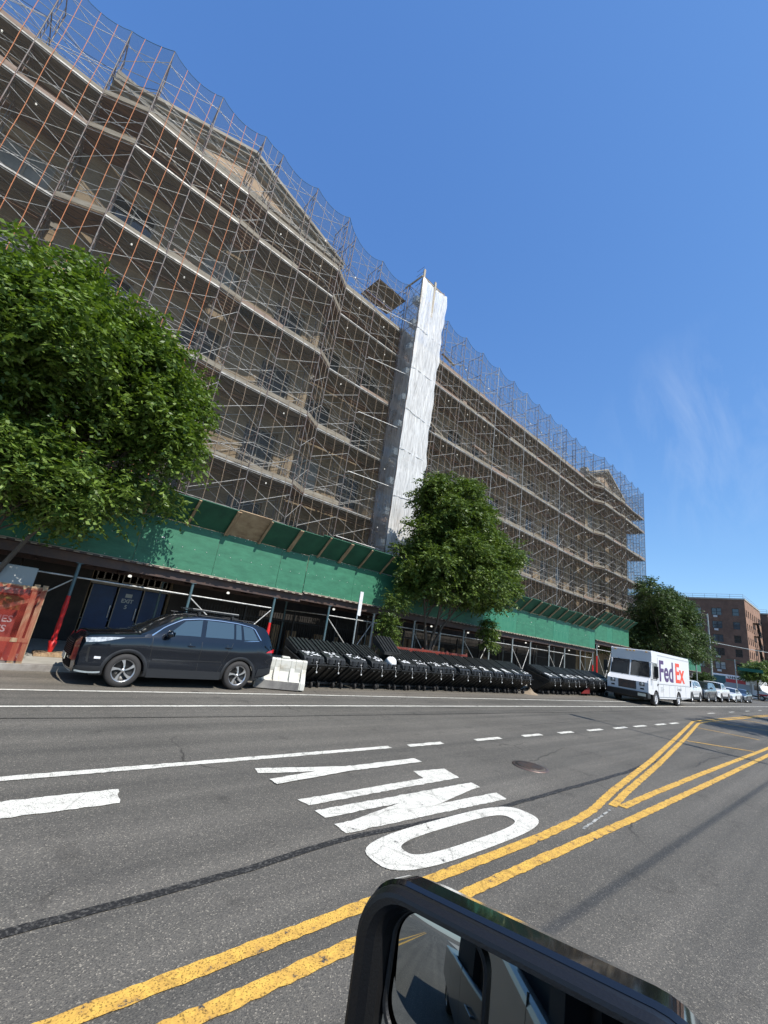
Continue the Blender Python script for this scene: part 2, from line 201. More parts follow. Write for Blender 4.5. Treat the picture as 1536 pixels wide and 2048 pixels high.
# ---------------- mesh helpers ----------------
ORG={}
class MB:
    def __init__(s): s.v=[]; s.f=[]; s.m=[]; s.cur=0; s.sm=[]; s.smooth=False
    def add(s,vs,fs):
        b=len(s.v); s.v.extend([tuple(p) for p in vs])
        for f in fs: s.f.append(tuple(b+i for i in f)); s.m.append(s.cur); s.sm.append(s.smooth)
        return s
    def box(s,x0,x1,y0,y1,z0,z1):
        return s.add([(x0,y0,z0),(x1,y0,z0),(x1,y1,z0),(x0,y1,z0),(x0,y0,z1),(x1,y0,z1),(x1,y1,z1),(x0,y1,z1)],[(0,3,2,1),(4,5,6,7),(0,1,5,4),(1,2,6,5),(2,3,7,6),(3,0,4,7)])
    def beam(s,p,q,w,h,up=(0,0,1)):
        p=Vector(p); q=Vector(q); d=(q-p).normalized(); u=Vector(up)
        if abs(d.dot(u))>.98: u=Vector((0,1,0))
        a=d.cross(u).normalized()*w/2; b=a.cross(d).normalized()*h/2
        vs=[c+sa*a+sb*b for c in (p,q) for sa,sb in ((-1,-1),(1,-1),(1,1),(-1,1))]
        return s.add(vs,[(3,2,1,0),(4,5,6,7),(0,1,5,4),(1,2,6,5),(2,3,7,6),(3,0,4,7)])
    def tube(s,p,q,r,n=6,r2=None,cap=True):
        p=Vector(p); q=Vector(q); d=(q-p)
        if d.length<1e-6: return s
        d.normalize(); u=Vector((0,0,1)) if abs(d.z)<.9 else Vector((1,0,0)); a=d.cross(u).normalized(); b=a.cross(d); r2=r if r2 is None else r2
        vs=[p+(a*math.cos(t)+b*math.sin(t))*r for t in [2*PI*i/n for i in range(n)]]+[q+(a*math.cos(t)+b*math.sin(t))*r2 for t in [2*PI*i/n for i in range(n)]]
        o=s.smooth; s.smooth=True; s.add(vs,[(i,(i+1)%n,n+(i+1)%n,n+i) for i in range(n)]); s.smooth=o
        if cap: s.add(vs,[tuple(range(n))[::-1],tuple(range(n,2*n))])
        return s
    def path(s,pts,rs,n=7):
        for i in range(len(pts)-1): s.tube(pts[i],pts[i+1],rs[i],n,rs[i+1],cap=(i==len(pts)-2))
        return s
    def prism(s,poly,axis,a,b):
        """polygon of 2-D points extruded along axis 'x','y' or 'z'"""
        n=len(poly)
        def P(p,t): return (t,p[0],p[1]) if axis=='x' else ((p[0],t,p[1]) if axis=='y' else (p[0],p[1],t))
        vs=[P(p,a) for p in poly]+[P(p,b) for p in poly]
        return s.add(vs,[tuple(range(n)),tuple(range(n,2*n))[::-1]]+[(i,n+i,n+(i+1)%n,(i+1)%n) for i in range(n)])
    def grid(s,fn,nu,nv,smooth=True,closeu=False):
        o=s.smooth; s.smooth=smooth
        vs=[fn(i/nu,j/nv) for i in range(nu+1) for j in range(nv+1)]
        s.add(vs,[(i*(nv+1)+j,(i+1)*(nv+1)+j,(i+1)*(nv+1)+j+1,i*(nv+1)+j+1) for i in range(nu) for j in range(nv)]); s.smooth=o
        return s
    def lathe(s,prof,c,axis='y',n=28):
        """prof: (radius, offset along axis)"""
        def P(r,o,t):
            a,b=r*math.cos(t),r*math.sin(t)
            return (c[0]+a,c[1]+o,c[2]+b) if axis=='y' else ((c[0]+a,c[1]+b,c[2]+o) if axis=='z' else (c[0]+o,c[1]+a,c[2]+b))
        k=len(prof); vs=[P(r,o,2*PI*i/n) for i in range(n) for r,o in prof]; o_=s.smooth; s.smooth=True
        s.add(vs,[(i*k+j,((i+1)%n)*k+j,((i+1)%n)*k+j+1,i*k+j+1) for i in range(n) for j in range(k-1)]); s.smooth=o_
        return s
    def build(s,name,ms,parent=None,org=None,bevel=0,fix=True):
        me=bpy.data.meshes.new(name); o=bpy.data.objects.new(name,me); COL.objects.link(o)
        off=Vector((0,0,0))
        if parent is not None: o.parent=parent; off=ORG.get(parent.name,Vector((0,0,0)))
        elif org is not None: off=Vector(org); o.location=off
        ORG[o.name]=off
        me.from_pydata([(x-off.x,y-off.y,z-off.z) for x,y,z in s.v],[],s.f)
        if not isinstance(ms,(list,tuple)): ms=[ms]
        for m in ms: me.materials.append(MATS[m])
        me.polygons.foreach_set('material_index',s.m); me.polygons.foreach_set('use_smooth',s.sm)
        if fix:
            bm=bmesh.new(); bm.from_mesh(me); bmesh.ops.recalc_face_normals(bm,faces=bm.faces); bm.to_mesh(me); bm.free()
        me.update()
        if bevel:
            md=o.modifiers.new('bevel','BEVEL'); md.width=bevel; md.segments=2; md.limit_method='ANGLE'; md.angle_limit=math.radians(35)
        return o
def tag(o,label=None,cat=None,group=None,kind=None):
    if label: o['label']=label
    if cat: o['category']=cat
    if group: o['group']=group
    if kind: o['kind']=kind
    return o
def T(name,label,cat,loc=(0,0,0),rz=0,group=None,local=False):
    o=bpy.data.objects.new(name,None); COL.objects.link(o); o.location=loc; o.rotation_euler=(0,0,rz); o.empty_display_size=.2
    ORG[o.name]=Vector((0,0,0)) if local else Vector(loc)
    return tag(o,label,cat,group)
def dup(root,loc=None,rz=None,label=None,group=None,name=None):
    r=root.copy(); COL.objects.link(r)
    if loc is not None: r.location=loc
    if rz is not None: r.rotation_euler=(0,0,rz)
    if label: r['label']=label
    if group: r['group']=group
    def rec(a,b):
        for ch in KIDS(a):
            c=ch.copy(); COL.objects.link(c); c.parent=b; rec(ch,c)
    rec(root,r); return r
def KIDS(a): return [o for o in ALLKIDS.get(a.name,[])]
ALLKIDS={}
def snapshot(root):
    for o in [root]+list(root.children_recursive): ALLKIDS[o.name]=list(o.children)
def textmesh(txt,size,bold=0.,extrude=.004,align='LEFT'):
    cu=bpy.data.curves.new('t','FONT'); cu.body=txt; cu.size=size; cu.offset=bold; cu.extrude=extrude; cu.align_x=align; cu.resolution_u=3
    o=bpy.data.objects.new('t',cu); COL.objects.link(o); dg=bpy.context.evaluated_depsgraph_get(); me=bpy.data.meshes.new_from_object(o.evaluated_get(dg))
    vs=[v.co.copy() for v in me.vertices]; fs=[tuple(p.vertices) for p in me.polygons]; bpy.data.objects.remove(o); bpy.data.curves.remove(cu); bpy.data.meshes.remove(me)
    return vs,fs
def text(mb,txt,size,origin,U,V,bold=0.,extrude=.004,align='LEFT',sx=1.):
    vs,fs=textmesh(txt,size,bold,extrude,align); U=Vector(U).normalized(); V=Vector(V).normalized(); Nn=U.cross(V); o=Vector(origin)
    mb.add([o+U*p.x*sx+V*p.y+Nn*p.z for p in vs],fs); return mb
def flat(name,polys,m,z,kind='structure',label=None):
    mb=MB()
    for p in polys: mb.add([(x,y,z) for x,y in p],[tuple(range(len(p)))])
    me=mb.build(name,m); bm=bmesh.new(); bm.from_mesh(me.data); 
    for f in bm.faces:
        if f.normal.z<0: f.normal_flip()
    bmesh.ops.triangulate(bm,faces=bm.faces); bm.to_mesh(me.data); bm.free()
    return tag(me,label,kind=kind)
def stroke(pts,w0,w1=None):
    """ribbon quads along a polyline, centred"""
    out=[]; w1=w0 if w1 is None else w1
    P=[Vector(p) for p in pts]; nrm=[]
    for i in range(len(P)):
        d=(P[min(i+1,len(P)-1)]-P[max(i-1,0)]).normalized(); nrm.append(Vector((-d.y,d.x)))
    for i in range(len(P)-1):
        a,b=P[i],P[i+1]; h=w0/2
        out.append([tuple(a-nrm[i]*h),tuple(b-nrm[i+1]*h),tuple(b+nrm[i+1]*h),tuple(a+nrm[i]*h)])
    return out

# ---------------- ground ----------------
KY=12.9
tag(MB().add([(-600,-600,-.03),(1500,-600,-.03),(1500,900,-.03),(-600,900,-.03)],[(0,1,2,3)]).build('ground','asphalt_edge'),kind='structure')
tag(MB().add([(-80,-14,0),(400,-14,0),(400,KY,0),(-80,KY,0)],[(0,1,2,3)]).build('road','asphalt'),kind='structure')
tag(MB().add([(72,KY,0),(86,KY,0),(86,120,0),(72,120,0)],[(0,1,2,3)]).build('cross_street','asphalt'),kind='structure')
mb=MB()
for a,b in ((-60,71.5),(86.5,380)): mb.box(a,b,KY+.17,19.9,-.02,.14)
tag(mb.build('sidewalk','concrete'),kind='structure')
mb=MB()
for a,b in ((-60,71.5),(86.5,380)):
    x=a
    while x<min(b,120): mb.box(x,x+2.98,KY,KY+.167,-.02,.145); x+=3
    if b>120: mb.box(120,b,KY,KY+.167,-.02,.145)
tag(mb.build('kerb','kerb',bevel=.012),kind='structure')
tag(MB().box(-60,380,-18,-5.2,-.02,.14).build('near_sidewalk','concrete'),kind='structure')
flat('edge_strip',[[(-60,10.95),(71,10.3),(71,KY-.01),(-60,KY-.01)]],'asphalt_edge',.004)
# tar seams
rnd=random.Random(3)
def wob(pts,a,st=.35):
    out=[]
    for i in range(len(pts)-1):
        p,q=Vector(pts[i]),Vector(pts[i+1]); n=max(1,int((q-p).length/st)); d=(q-p).normalized(); nn=Vector((-d.y,d.x))
        for k in range(n): out.append(tuple(p+(q-p)*k/n+nn*rnd.uniform(-a,a)))
    out.append(tuple(pts[-1])); return out
tag(flat('tar_seam',stroke(wob([(-6,3.66),(1.38,3.58),(2.14,3.58),(3.09,3.66),(3.6,3.63),(5.65,3.48),(10.2,3.48),(12.5,3.6)],.009,.16),.08),'tar',.006),kind='structure')
tag(flat('paving_joint',stroke(wob([(-10,8.75),(.5,8.62),(4.35,8.42),(10.5,8.26),(20.5,8.0),(45,7.6)],.01,.8),.03),'tar',.006),kind='structure')
tag(flat('paving_joint',stroke(wob([(9.2,9.9),(11,9.3),(12.6,8.6)],.01,.8),.02),'tar',.006),kind='structure')
rq=random.Random(77)
for pts in ([(8.5,4.6),(9.5,4.75),(10.8,5.0)],[(12,6.8),(16,6.9),(19,6.6)],[(13,3.0),(15,3.1),(17,2.95)]):
    tag(flat('sealed_crack',stroke(wob(pts,.03,.15),.010),'tar',.0055),kind='structure')
# painted markings
def para(name,lst,m='white_paint',z=.008): return flat(name,lst,m,z)
def rag(pl,amp=.010,st=.06):
    """slightly ragged outline"""
    out=[]
    for i in range(len(pl)):
        p,q=Vector(pl[i]),Vector(pl[(i+1)%len(pl)]); L_=(q-p).length; n=max(1,int(L_/st)); n=min(n,110)
        for k in range(n):
            c=p+(q-p)*k/n
            if k: c+=Vector((rnd.uniform(-amp,amp),rnd.uniform(-amp,amp)))
            out.append(tuple(c))
    return out
def ribbon(a,b,w,n=None,amp=.008):
    p,q=Vector(a),Vector(b); d=(q-p).normalized(); nn=Vector((-d.y,d.x))*w/2
    return rag([tuple(p-nn),tuple(q-nn),tuple(q+nn),tuple(p+nn)],amp)
para('parking_line',[ribbon((-30,10.98),(6,10.68),.09),ribbon((6,10.68),(27,10.13),.09),ribbon((27,10.13),(44,9.75),.1)])
para('bike_lane_line',[ribbon((-30,9.55),(5.6,9.34),.1),ribbon((5.6,9.34),(23,8.93),.1),ribbon((23,8.93),(70,7.9),.12)])
para('lane_line',[ribbon((-20,6.2),(.5,6.13),.13),ribbon((.5,6.13),(6.05,6.04),.13)])
for k,(a,b) in enumerate([(6.5,7.5),(8.6,9.6),(10.58,11.5),(12.45,13.3),(14.3,15.35),(16.3,17.4),(18.1,19.3),(20.4,21.6),(22.2,23.3)]):
    y=6.03-.012*(a-6.5); para('lane_dash',[rag([(a,y-.08),(b,y-.085),(b+.03,y+.06),(a+.04,y+.06)])])
para('arrow_shaft',[rag([(-3,5.14),(1.47,5.17),(1.52,5.52),(-3,5.62)],.012)])
para('road_lettering',[
 ribbon((3.17,5.61),(4.6,5.31),.18),
 rag([(3.22,4.62),(3.26,4.44),(6.06,4.46),(6.16,4.84),(5.5,4.92),(5.42,4.63)]),
 rag([(3.25,4.30),(3.26,4.11),(6.05,4.06),(6.08,4.25)]),rag([(3.27,3.95),(3.27,3.74),(6.06,3.62),(6.12,3.83)]),
 ],z=.008)
para('road_lettering',[ribbon((4.42,5.31),(6.02,5.305),.185)],z=.0105)
para('road_lettering',[ribbon((3.2,5.19),(4.62,5.32),.18)],z=.013)
para('road_lettering',[rag([(3.5,3.94),(3.3,3.75),(4.2,3.75),(6.04,4.08),(5.9,4.24),(5.2,4.22)],.006)],z=.0105)
# the O, a ring
out=[];inn=[]
for k in range(40):
    t=2*PI*k/40; cx,cy=4.55,3.22
    se=lambda c: math.copysign(abs(c)**.62,c)
    out.append((cx+1.36*se(math.cos(t)),cy+.345*se(math.sin(t)))); inn.append((cx+.95*se(math.cos(t)),cy+.165*se(math.sin(t))))
flat('road_lettering',[[out[i],out[(i+1)%40],inn[(i+1)%40],inn[i]] for i in range(40)],'white_paint',.008)
far=[(-30,2.87),(.7,2.79),(5.4,2.755),(6.35,2.79),(7.1,2.86),(8.5,3.1),(12.4,3.66),(17.9,4.54),(25.6,5.80),(28,5.86),(45,5.62),(90,5.1)]
far2=[(7.62,2.79),(8.6,2.95),(12.2,3.46),(17.9,4.33),(25.3,5.52),(28,5.62),(45,5.38),(90,4.86)]
near=[(-30,2.55),(.9,2.50),(4.8,2.48),(7.4,2.44),(11.4,2.42),(20,2.40),(45,2.36),(90,2.3)]
near2=[(7.75,2.70),(9,2.72),(12.6,2.72),(20,2.66),(45,2.62),(90,2.56)]
for nm,l in (('centre_line',far),('centre_line',near),('median_outline',far2),('median_outline',near2)):
    para(nm,[ribbon(l[i],l[i+1],.115,amp=.007) for i in range(len(l)-1)],'yellow_paint')
para('median_hatching',[ribbon((17.75,4.22),(19.2,2.74),.11),ribbon((23.1,5.1),(23.7,3.2),.11)]+[ribbon((28+6*k,5.5-.07*k),(30.5+6*k,2.75),.12) for k in range(8)],'yellow_paint',.0065)
flat('worn_line',[ribbon((6.2,2.62),(7.4,2.74),.03)],'faded_paint',.0065)
for k in range(9): flat('lane_dash',[ribbon((34+6*k,6.9),(35.5+6*k,6.86),.1)],'white_paint',.006)
# skid marks and litter
mb=MB(); mb.lathe([(0,.02),(.27,.02),(.27,.012)],(8.12,4.40,0),'z',32)
mh=mb.build('manhole_cover','manhole',org=(8.12,4.4,0)); tag(mh,'round rusty iron manhole cover in the road past the lettering','manhole cover')
mb=MB(); mb.lathe([(.275,.018),(.32,.014),(.325,.002)],(8.12,4.40,0),'z',32)
for i in range(-5,6):
    for j in range(-5,6):
        if i*i+j*j<25: mb.box(8.12+i*.05-.017,8.12+i*.05+.017,4.4+j*.05-.017,4.4+j*.05+.017,.02,.025)
mb.build('rim','dark_steel',parent=mh)

# ---------------- school building ----------------
def holes_wall(mb,rv,o,U,V,w,h,holes,dep,Nn):
    """wall rectangle with rectangular openings, reveals of depth dep along Nn (inward)"""
    o=Vector(o);U=Vector(U);V=Vector(V);Nn=Vector(Nn)
    us=sorted({0,w}|{a for h_ in holes for a in h_[:2] if 0<a<w}); vs=sorted({0,h}|{a for h_ in holes for a in h_[2:] if 0<a<h})
    for j in range(len(vs)-1):
        run=None
        for i in range(len(us)-1):
            cu,cv=(us[i]+us[i+1])/2,(vs[j]+vs[j+1])/2
            solid=not any(a<cu<b and c<cv<d for a,b,c,d in holes)
            if solid and run is None: run=us[i]
            if (not solid or i==len(us)-2) and run is not None:
                e=us[i+1] if solid else us[i]
                mb.add([o+U*run+V*vs[j],o+U*e+V*vs[j],o+U*e+V*vs[j+1],o+U*run+V*vs[j+1]],[(0,1,2,3)]); run=None
    for a,b,c,d in holes:
        P=[o+U*a+V*c,o+U*b+V*c,o+U*b+V*d,o+U*a+V*d]; Q=[p+Nn*dep for p in P]
        rv.add(P+Q,[(0,1,5,4),(1,2,6,5),(2,3,7,6),(3,0,4,7)])
ROOF=22.55
SEG=[(-16,-2.4,19.6),(-2.4,9.1,18.75),(9.1,45.5,19.85),(45.5,58.2,19.25)]
school=T('school_building','long tan school building behind the scaffolding','building',(20,20,0))
wall=MB(); wins=[]
for x0,x1,Y in SEG:
    hs=[]; n=max(2,int((x1-x0)/3.05)); st=(x1-x0)/n
    if x0==9.1: n=12; st=(x1-x0)/n
    for k in range(n):
        for fz in (4.75,8.45,12.1,15.75,19.3):
            hh=2.35 if fz<19 else 1.7
            cx=(k+.5)*st; hs.append((cx-.85,cx+.85,fz,fz+hh)); wins.append((x0+cx,Y,fz,hh))
    if x0==-2.4:
        hs.append((4.7,7.45,.14,3.0))
    holes_wall(wall,wall,(x0,Y,0),(1,0,0),(0,0,1),x1-x0,ROOF,hs,.28,(0,1,0))
for i,(x0,x1,Y) in enumerate(SEG):
    if i: Yp=SEG[i-1][2]; wall.add([(x0,Y,0),(x0,Yp,0),(x0,Yp,ROOF),(x0,Y,ROOF)],[(0,1,2,3)])
wall.add([(-16,19.6,0),(-16,36,0),(-16,36,ROOF),(-16,19.6,ROOF)],[(0,1,2,3)]).add([(58.2,19.25,0),(58.2,36,0),(58.2,36,ROOF),(58.2,19.25,ROOF)],[(0,1,2,3)])
wall.add([(-16,36,0),(58.2,36,0),(58.2,36,ROOF),(-16,36,ROOF)],[(0,1,2,3)])
wall.build('wall','tan_brick',school)
mb=MB()
for x0,x1,Y in SEG: mb.add([(x0,Y+.3,ROOF-.5),(x1,Y+.3,ROOF-.5),(x1,36,ROOF-.5),(x0,36,ROOF-.5)],[(0,1,2,3)])
mb.build('roof','roof_grey',school)
mb=MB()
for x0,x1,Y in SEG:
    mb.box(x0-.06,x1+.06,Y-.14,Y+.3,ROOF+.003,ROOF+.28); mb.box(x0-.02,x1+.02,Y-.09,Y-.003,ROOF-.9,ROOF-.6)
mb.build('cornice','stone',school)
mb=MB()
for x0,x1,Y in SEG:
    for z in (4.35,8.1,15.4): mb.box(x0-.03,x1+.03,Y-.06,Y-.003,z,z+.22)
mb.build('band_course','stone',school)
mb=MB(); mb.box(-.9,.9,-.04,.05,-.12,-.004); first=None
rw=random.Random(5); wproto={}
for sty in range(3):
    hh=2.35
    fr=MB()
    for a,b,c,d in ((-.85,-.78,0,hh),(.78,.85,0,hh),(-.78,.78,0,.07),(-.78,.78,hh-.07,hh),(-.03,.03,.07,hh-.07)): fr.box(a,b,.16,.24,c,d)
    for z in ((hh*.5,),(hh*.33,hh*.66),(hh*.5,))[sty]:
        for a,b in ((-.78,-.03),(.03,.78)): fr.box(a,b,.165,.235,z-.025,z+.025)
    fr.box(-.93,.93,-.07,.14,-.13,-.005)
    gl=MB(); gl.cur=0; gl.add([(-.8,.2,.03),(.8,.2,.03),(.8,.2,hh-.03),(-.8,.2,hh-.03)],[(0,1,2,3)])
    wproto[sty]=(fr,gl)
protos={}
for x,Y,z,hh in wins[:101]:
    sty=rw.choice([0,0,1,2]); gm=rw.choice(['glass_room','blind','glass_dark','glass_room'])
    key=(sty,gm,hh<2)
    if key not in protos:
        fr,gl=wproto[sty]; w=fr.build('window','frame_tan' if sty else 'frame_white'); w.parent=school; g=gl.build('pane',gm); g.parent=w
        protos[key]=(w,g); 
    else:
        w=protos[key][0].copy(); COL.objects.link(w); g=protos[key][1].copy(); COL.objects.link(g); g.parent=w; w.parent=school
    w.location=(x-20,Y-20,z); w.scale=(1,1,hh/2.35)
# pediments
def pediment(x0,x1,Y,zb,za,peak=None):
    xc=(x0+x1)/2 if peak is None else peak
    tp=MB(); tp.prism([(x0+.5,zb+.02),(x1-.5,zb+.02),(xc,za-.45)],'y',Y+.02,Y+.6); tp.build('tympanum','pale_brick',pd)
    mb=MB()
    for (xa,za_),(xb,zb_) in (((x0-.3,zb+.1),(xc,za)),((xc,za),(x1+.3,zb+.1))):
        d=Vector((xb-xa,0,zb_-za_)).normalized(); nrm=Vector((-d.z,0,d.x))
        for off,dep,w in ((0,.55,.16),(-.2,.42,.13),(-.42,.2,.2)):
            mb.beam(Vector((xa,Y-dep/2,za_))+nrm*off,Vector((xb,Y-dep/2,zb_))+nrm*off,dep,w,(0,0,1) )
        L_=(Vector((xb,0,zb_))-Vector((xa,0,za_))).length; n=int(L_/.3)
        for k in range(1,n):
            c=Vector((xa,Y-.16,za_))+d*(L_*k/n)+nrm*(-.3); mb.beam(c-nrm*.06,c+nrm*.06,.12,.26,(0,1,0))
    mb.box(x0-.3,x1+.3,Y-.5,Y+.0,zb-.12,zb+.06)
    mb.box(x0-.35,x0+.35,Y-.3,Y+.5,zb-.3,zb+.75)
    mb.build('raking_cornice','stone',pd)
pd=MB().box(-2.4,9.1,19.36,19.9,ROOF+.3,ROOF+.31).build('pediment','stone',school); ORG[pd.name]=Vector((20,20,0))
pediment(-2.4,9.1,18.72,ROOF-.05,24.85,3.2)
pd=MB().box(45.5,58.2,19.86,20.4,ROOF+.3,ROOF+.31).build('pediment','stone',school); ORG[pd.name]=Vector((20,20,0))
pediment(45.3,55.9,19.2,ROOF-.05,24.95)
# blue exit doors
dr=MB()
for k in range(3):
    a=2.36+k*.88; dr.box(a+.02,a+.84,18.90,18.96,.15,2.2)
door=dr.build('door','blue_door',school)
ORG[door.name]=Vector((20,20,0))
mb=MB(); mb.box(2.3,5.05,18.86,18.99,2.22,2.34)
for k in range(3):
    a=2.36+k*.88
    mb.box(a+.06,a+.8,18.9,18.94,2.38,2.42); mb.box(a+.06,a+.8,18.9,18.94,2.72,2.76)
    for j in range(4): mb.box(a+.06+j*.235,a+.1+j*.235,18.9,18.94,2.42,2.72)
    mb.box(a+.02,a+.05,18.85,18.9,.2,2.2)
mb.build('frame','frame_tan',door)
mb=MB()
for k in range(2): mb.box(3.16+k*.88-.03,3.16+k*.88+.0,18.84,18.87,1.05,1.5)
mb.build('handle','steel',door)
mb=MB(); text(mb,'EXIT',.2,(3.66,18.895,1.66),(1,0,0),(0,0,1),.006,.003,'CENTER'); text(mb,'5',.2,(3.66,18.895,1.44),(1,0,0),(0,0,1),.006,.003,'CENTER'); mb.box(3.55,3.78,18.89,18.896,1.86,2.0)
mb.build('lettering','letter_pale',door)

# ---------------- scaffolding ----------------
DZ=[4.37+1.83*k for k in range(12)]     # lift levels, top = 24.5
FR=[(-11.3,17.75),(-9.2,17.75),(-7.05,17.75),(-4.9,17.75),(-2.75,17.72),(-1.21,17.02),(.96,17.05),(3.15,17.02),(4.18,17.12),(6.37,17.16),(8.58,17.16),(9.6,17.85),(11.83,17.84),(14.2,17.84),(16.3,17.87),(18.5,17.88),(20.78,17.86),(23.02,17.85),(25.4,18.1),(27.75,18.1),(30.0,18.12),(32.27,18.15),(34.5,18.1),(36.86,18.15),(38.05,18.1),(40.27,18.1),(42.6,18.1),(44.9,18.1),(46.33,17.5),(48.64,17.45),(51.03,17.45),(52.32,17.4),(54.9,17.46),(57.1,17.46)]
FR=[(x,17.83+(x-9.6)*.0085) if 9.5<x<45 else (x,y) for x,y in FR]+[(59.3,17.5)]
BASE=3.25; DEP=1.35
sc=T('scaffolding','tall netted pipe scaffolding with plank decks covering the school front','scaffolding',(20,17.5,0))
rs=random.Random(11)
def column(x,y,name='scaffold_frame',rear=None,steelm='rust_steel',px=0):
    mb=MB(); z1=DZ[11]+.05; ry=y+DEP
    mb.tube((x,y,BASE),(x,y,z1+.12),.024,6); mb.tube((x+px,ry,BASE),(x+px,ry,z1-.05),.024,6)
    zz=[2.54]+DZ
    for i in range(1,len(zz)):
        a,b=zz[i-1],zz[i]; a=max(a,BASE)
        mb.tube((x,y,b-.1),(x+px,ry,b-.1),.022,6)
        mb.tube((x,y,b-.5),(x+px*.27,y+.36,b-.5),.014,5); mb.tube((x+px*.27,y+.36,b-.1),(x+px*.27,y+.36,a+.15),.014,5); mb.tube((x+px*.73,ry-.36,b-.1),(x+px*.73,ry-.36,a+.15),.014,5)
        for q in (.45,.85,1.25):
            if b-q>a: mb.tube((x,y,b-q),(x+px*.27,y+.36,b-q),.011,4); mb.tube((x+px*.73,ry-.36,b-q),(x+px,ry,b-q),.011,4)
    for z in (DZ[0],DZ[2],DZ[4],DZ[6],DZ[8],DZ[9]): mb.beam((x+px,ry,z-.12),(x+px,ry+.55,z-.12),.05,.05); mb.tube((x+px,ry,z-.6),(x+px,ry+.5,z-.14),.015,4)
    return mb.build(name,steelm,sc,fix=False)
for i,(x,y) in enumerate(FR): column(x,y,steelm='rust_steel' if x<3.2 else ('dark_steel' if x>38 else ('galv' if rs.random()<.15 else 'rust_steel')))

for i in range(len(FR)-1):
    (x0,y0),(x1,y1)=FR[i],FR[i+1]; w=x1-x0
    br=MB(); big=w>1.7
    for k in range(0,12):
        zb=DZ[k-1] if k else 3.3; zt=DZ[k]
        for dy in (0,DEP):
            if big or dy==0:
                a=rs.uniform(.12,.2); b=rs.uniform(.5,.6)
                br.tube((x0,y0+dy+.03,zb+a),(x1,y1+dy+.03,zt-b),.0155,4,cap=False); br.tube((x0,y0+dy+.045,zt-b),(x1,y1+dy+.045,zb+a),.0155,4,cap=False)
    for k in (2,4,6,8,9,11):
        z=DZ[k]
        for q in ((.55,1.05) if k<9 else (.5,1.0)):
            if z+q<DZ[11]+.1: br.tube((x0,y0-.02,z+q),(x1,y1-.02,z+q),.014,4,cap=False)
        br.tube((x0,y0+DEP,z+1.0),(x1,y1+DEP,z+1.0),.014,4,cap=False)
    for k in range(11):
        br.tube((x0,y0+.02,DZ[k]-.12),(x1,y1+.02,DZ[k]-.12),.016,4,cap=False); br.tube((x0,y0+DEP,DZ[k]-.1),(x1,y1+DEP,DZ[k]-.1),.014,4,cap=False)
        if big: br.tube((x0,y0+.1,DZ[k]-.1),(x1,y1+DEP-.1,DZ[k]-.14),.012,4,cap=False)
    br.build('cross_brace','galv',sc,fix=False)
br=MB()
for x,y,k in ((12.0,17.7,9),(12.0,17.7,7),(12.0,17.7,5),(12.0,17.7,3),(12,17.7,1)): br.tube((x-.1,y,DZ[k]+.2),(x+3.2,y-1.3,DZ[k]-.15),.022,5)
br.build('tie_tube','galv',sc,fix=False)
# decks level by level, one run between jogs
RUNS=[(0,4),(5,7),(8,10),(11,27),(28,30),(31,34)]
LEV=[0,2,4,6,8,9]
JOG=[(4,5),(7,8),(10,11),(27,28),(30,31)]
def deckstrip(pts,z,lvl):
    """pts: plan polyline of front edge"""
    mb=MB(); npl=9; pw=(DEP-.06)/npl
    prof=[]
    for j in range(npl):
        a=.04+j*pw; prof+= [(a,-.055),(a+.012,-.055),(a+.02,-.012),(a+pw*.38,-.012),(a+pw*.42,-.035),(a+pw*.58,-.035),(a+pw*.62,-.012),(a+pw-.03,-.012),(a+pw-.022,-.055),(a+pw-.01,-.055),(a+pw-.008,-.0)]
    for i in range(len(pts)-1):
        (x0,y0),(x1,y1)=pts[i],pts[i+1]
        top=[(0.03,0),(DEP,0)]
        n=len(prof); vs=[(x0,y0+p,z+q) for p,q in prof]+[(x1,y1+p,z+q) for p,q in prof]
        mb.cur=0; mb.add(vs,[(a,a+1,n+a+1,n+a) for a in range(n-1)])
        mb.add([(x0,y0+.03,z+.012),(x1,y1+.03,z+.012),(x1,y1+DEP+.02,z+.012),(x0,y0+DEP+.02,z+.012)],[(0,1,2,3)])
        mb.cur=1
        for j in range(2): a=DEP+.06+j*.27; mb.add([(x0,y0+a,z-.03),(x1,y1+a,z-.03),(x1,y1+a+.24,z-.03),(x0,y0+a+.24,z-.03),(x0,y0+a,z+.01),(x1,y1+a,z+.01),(x1,y1+a+.24,z+.01),(x0,y0+a+.24,z+.01)],[(0,3,2,1),(4,5,6,7),(0,1,5,4),(2,3,7,6)])
    return mb
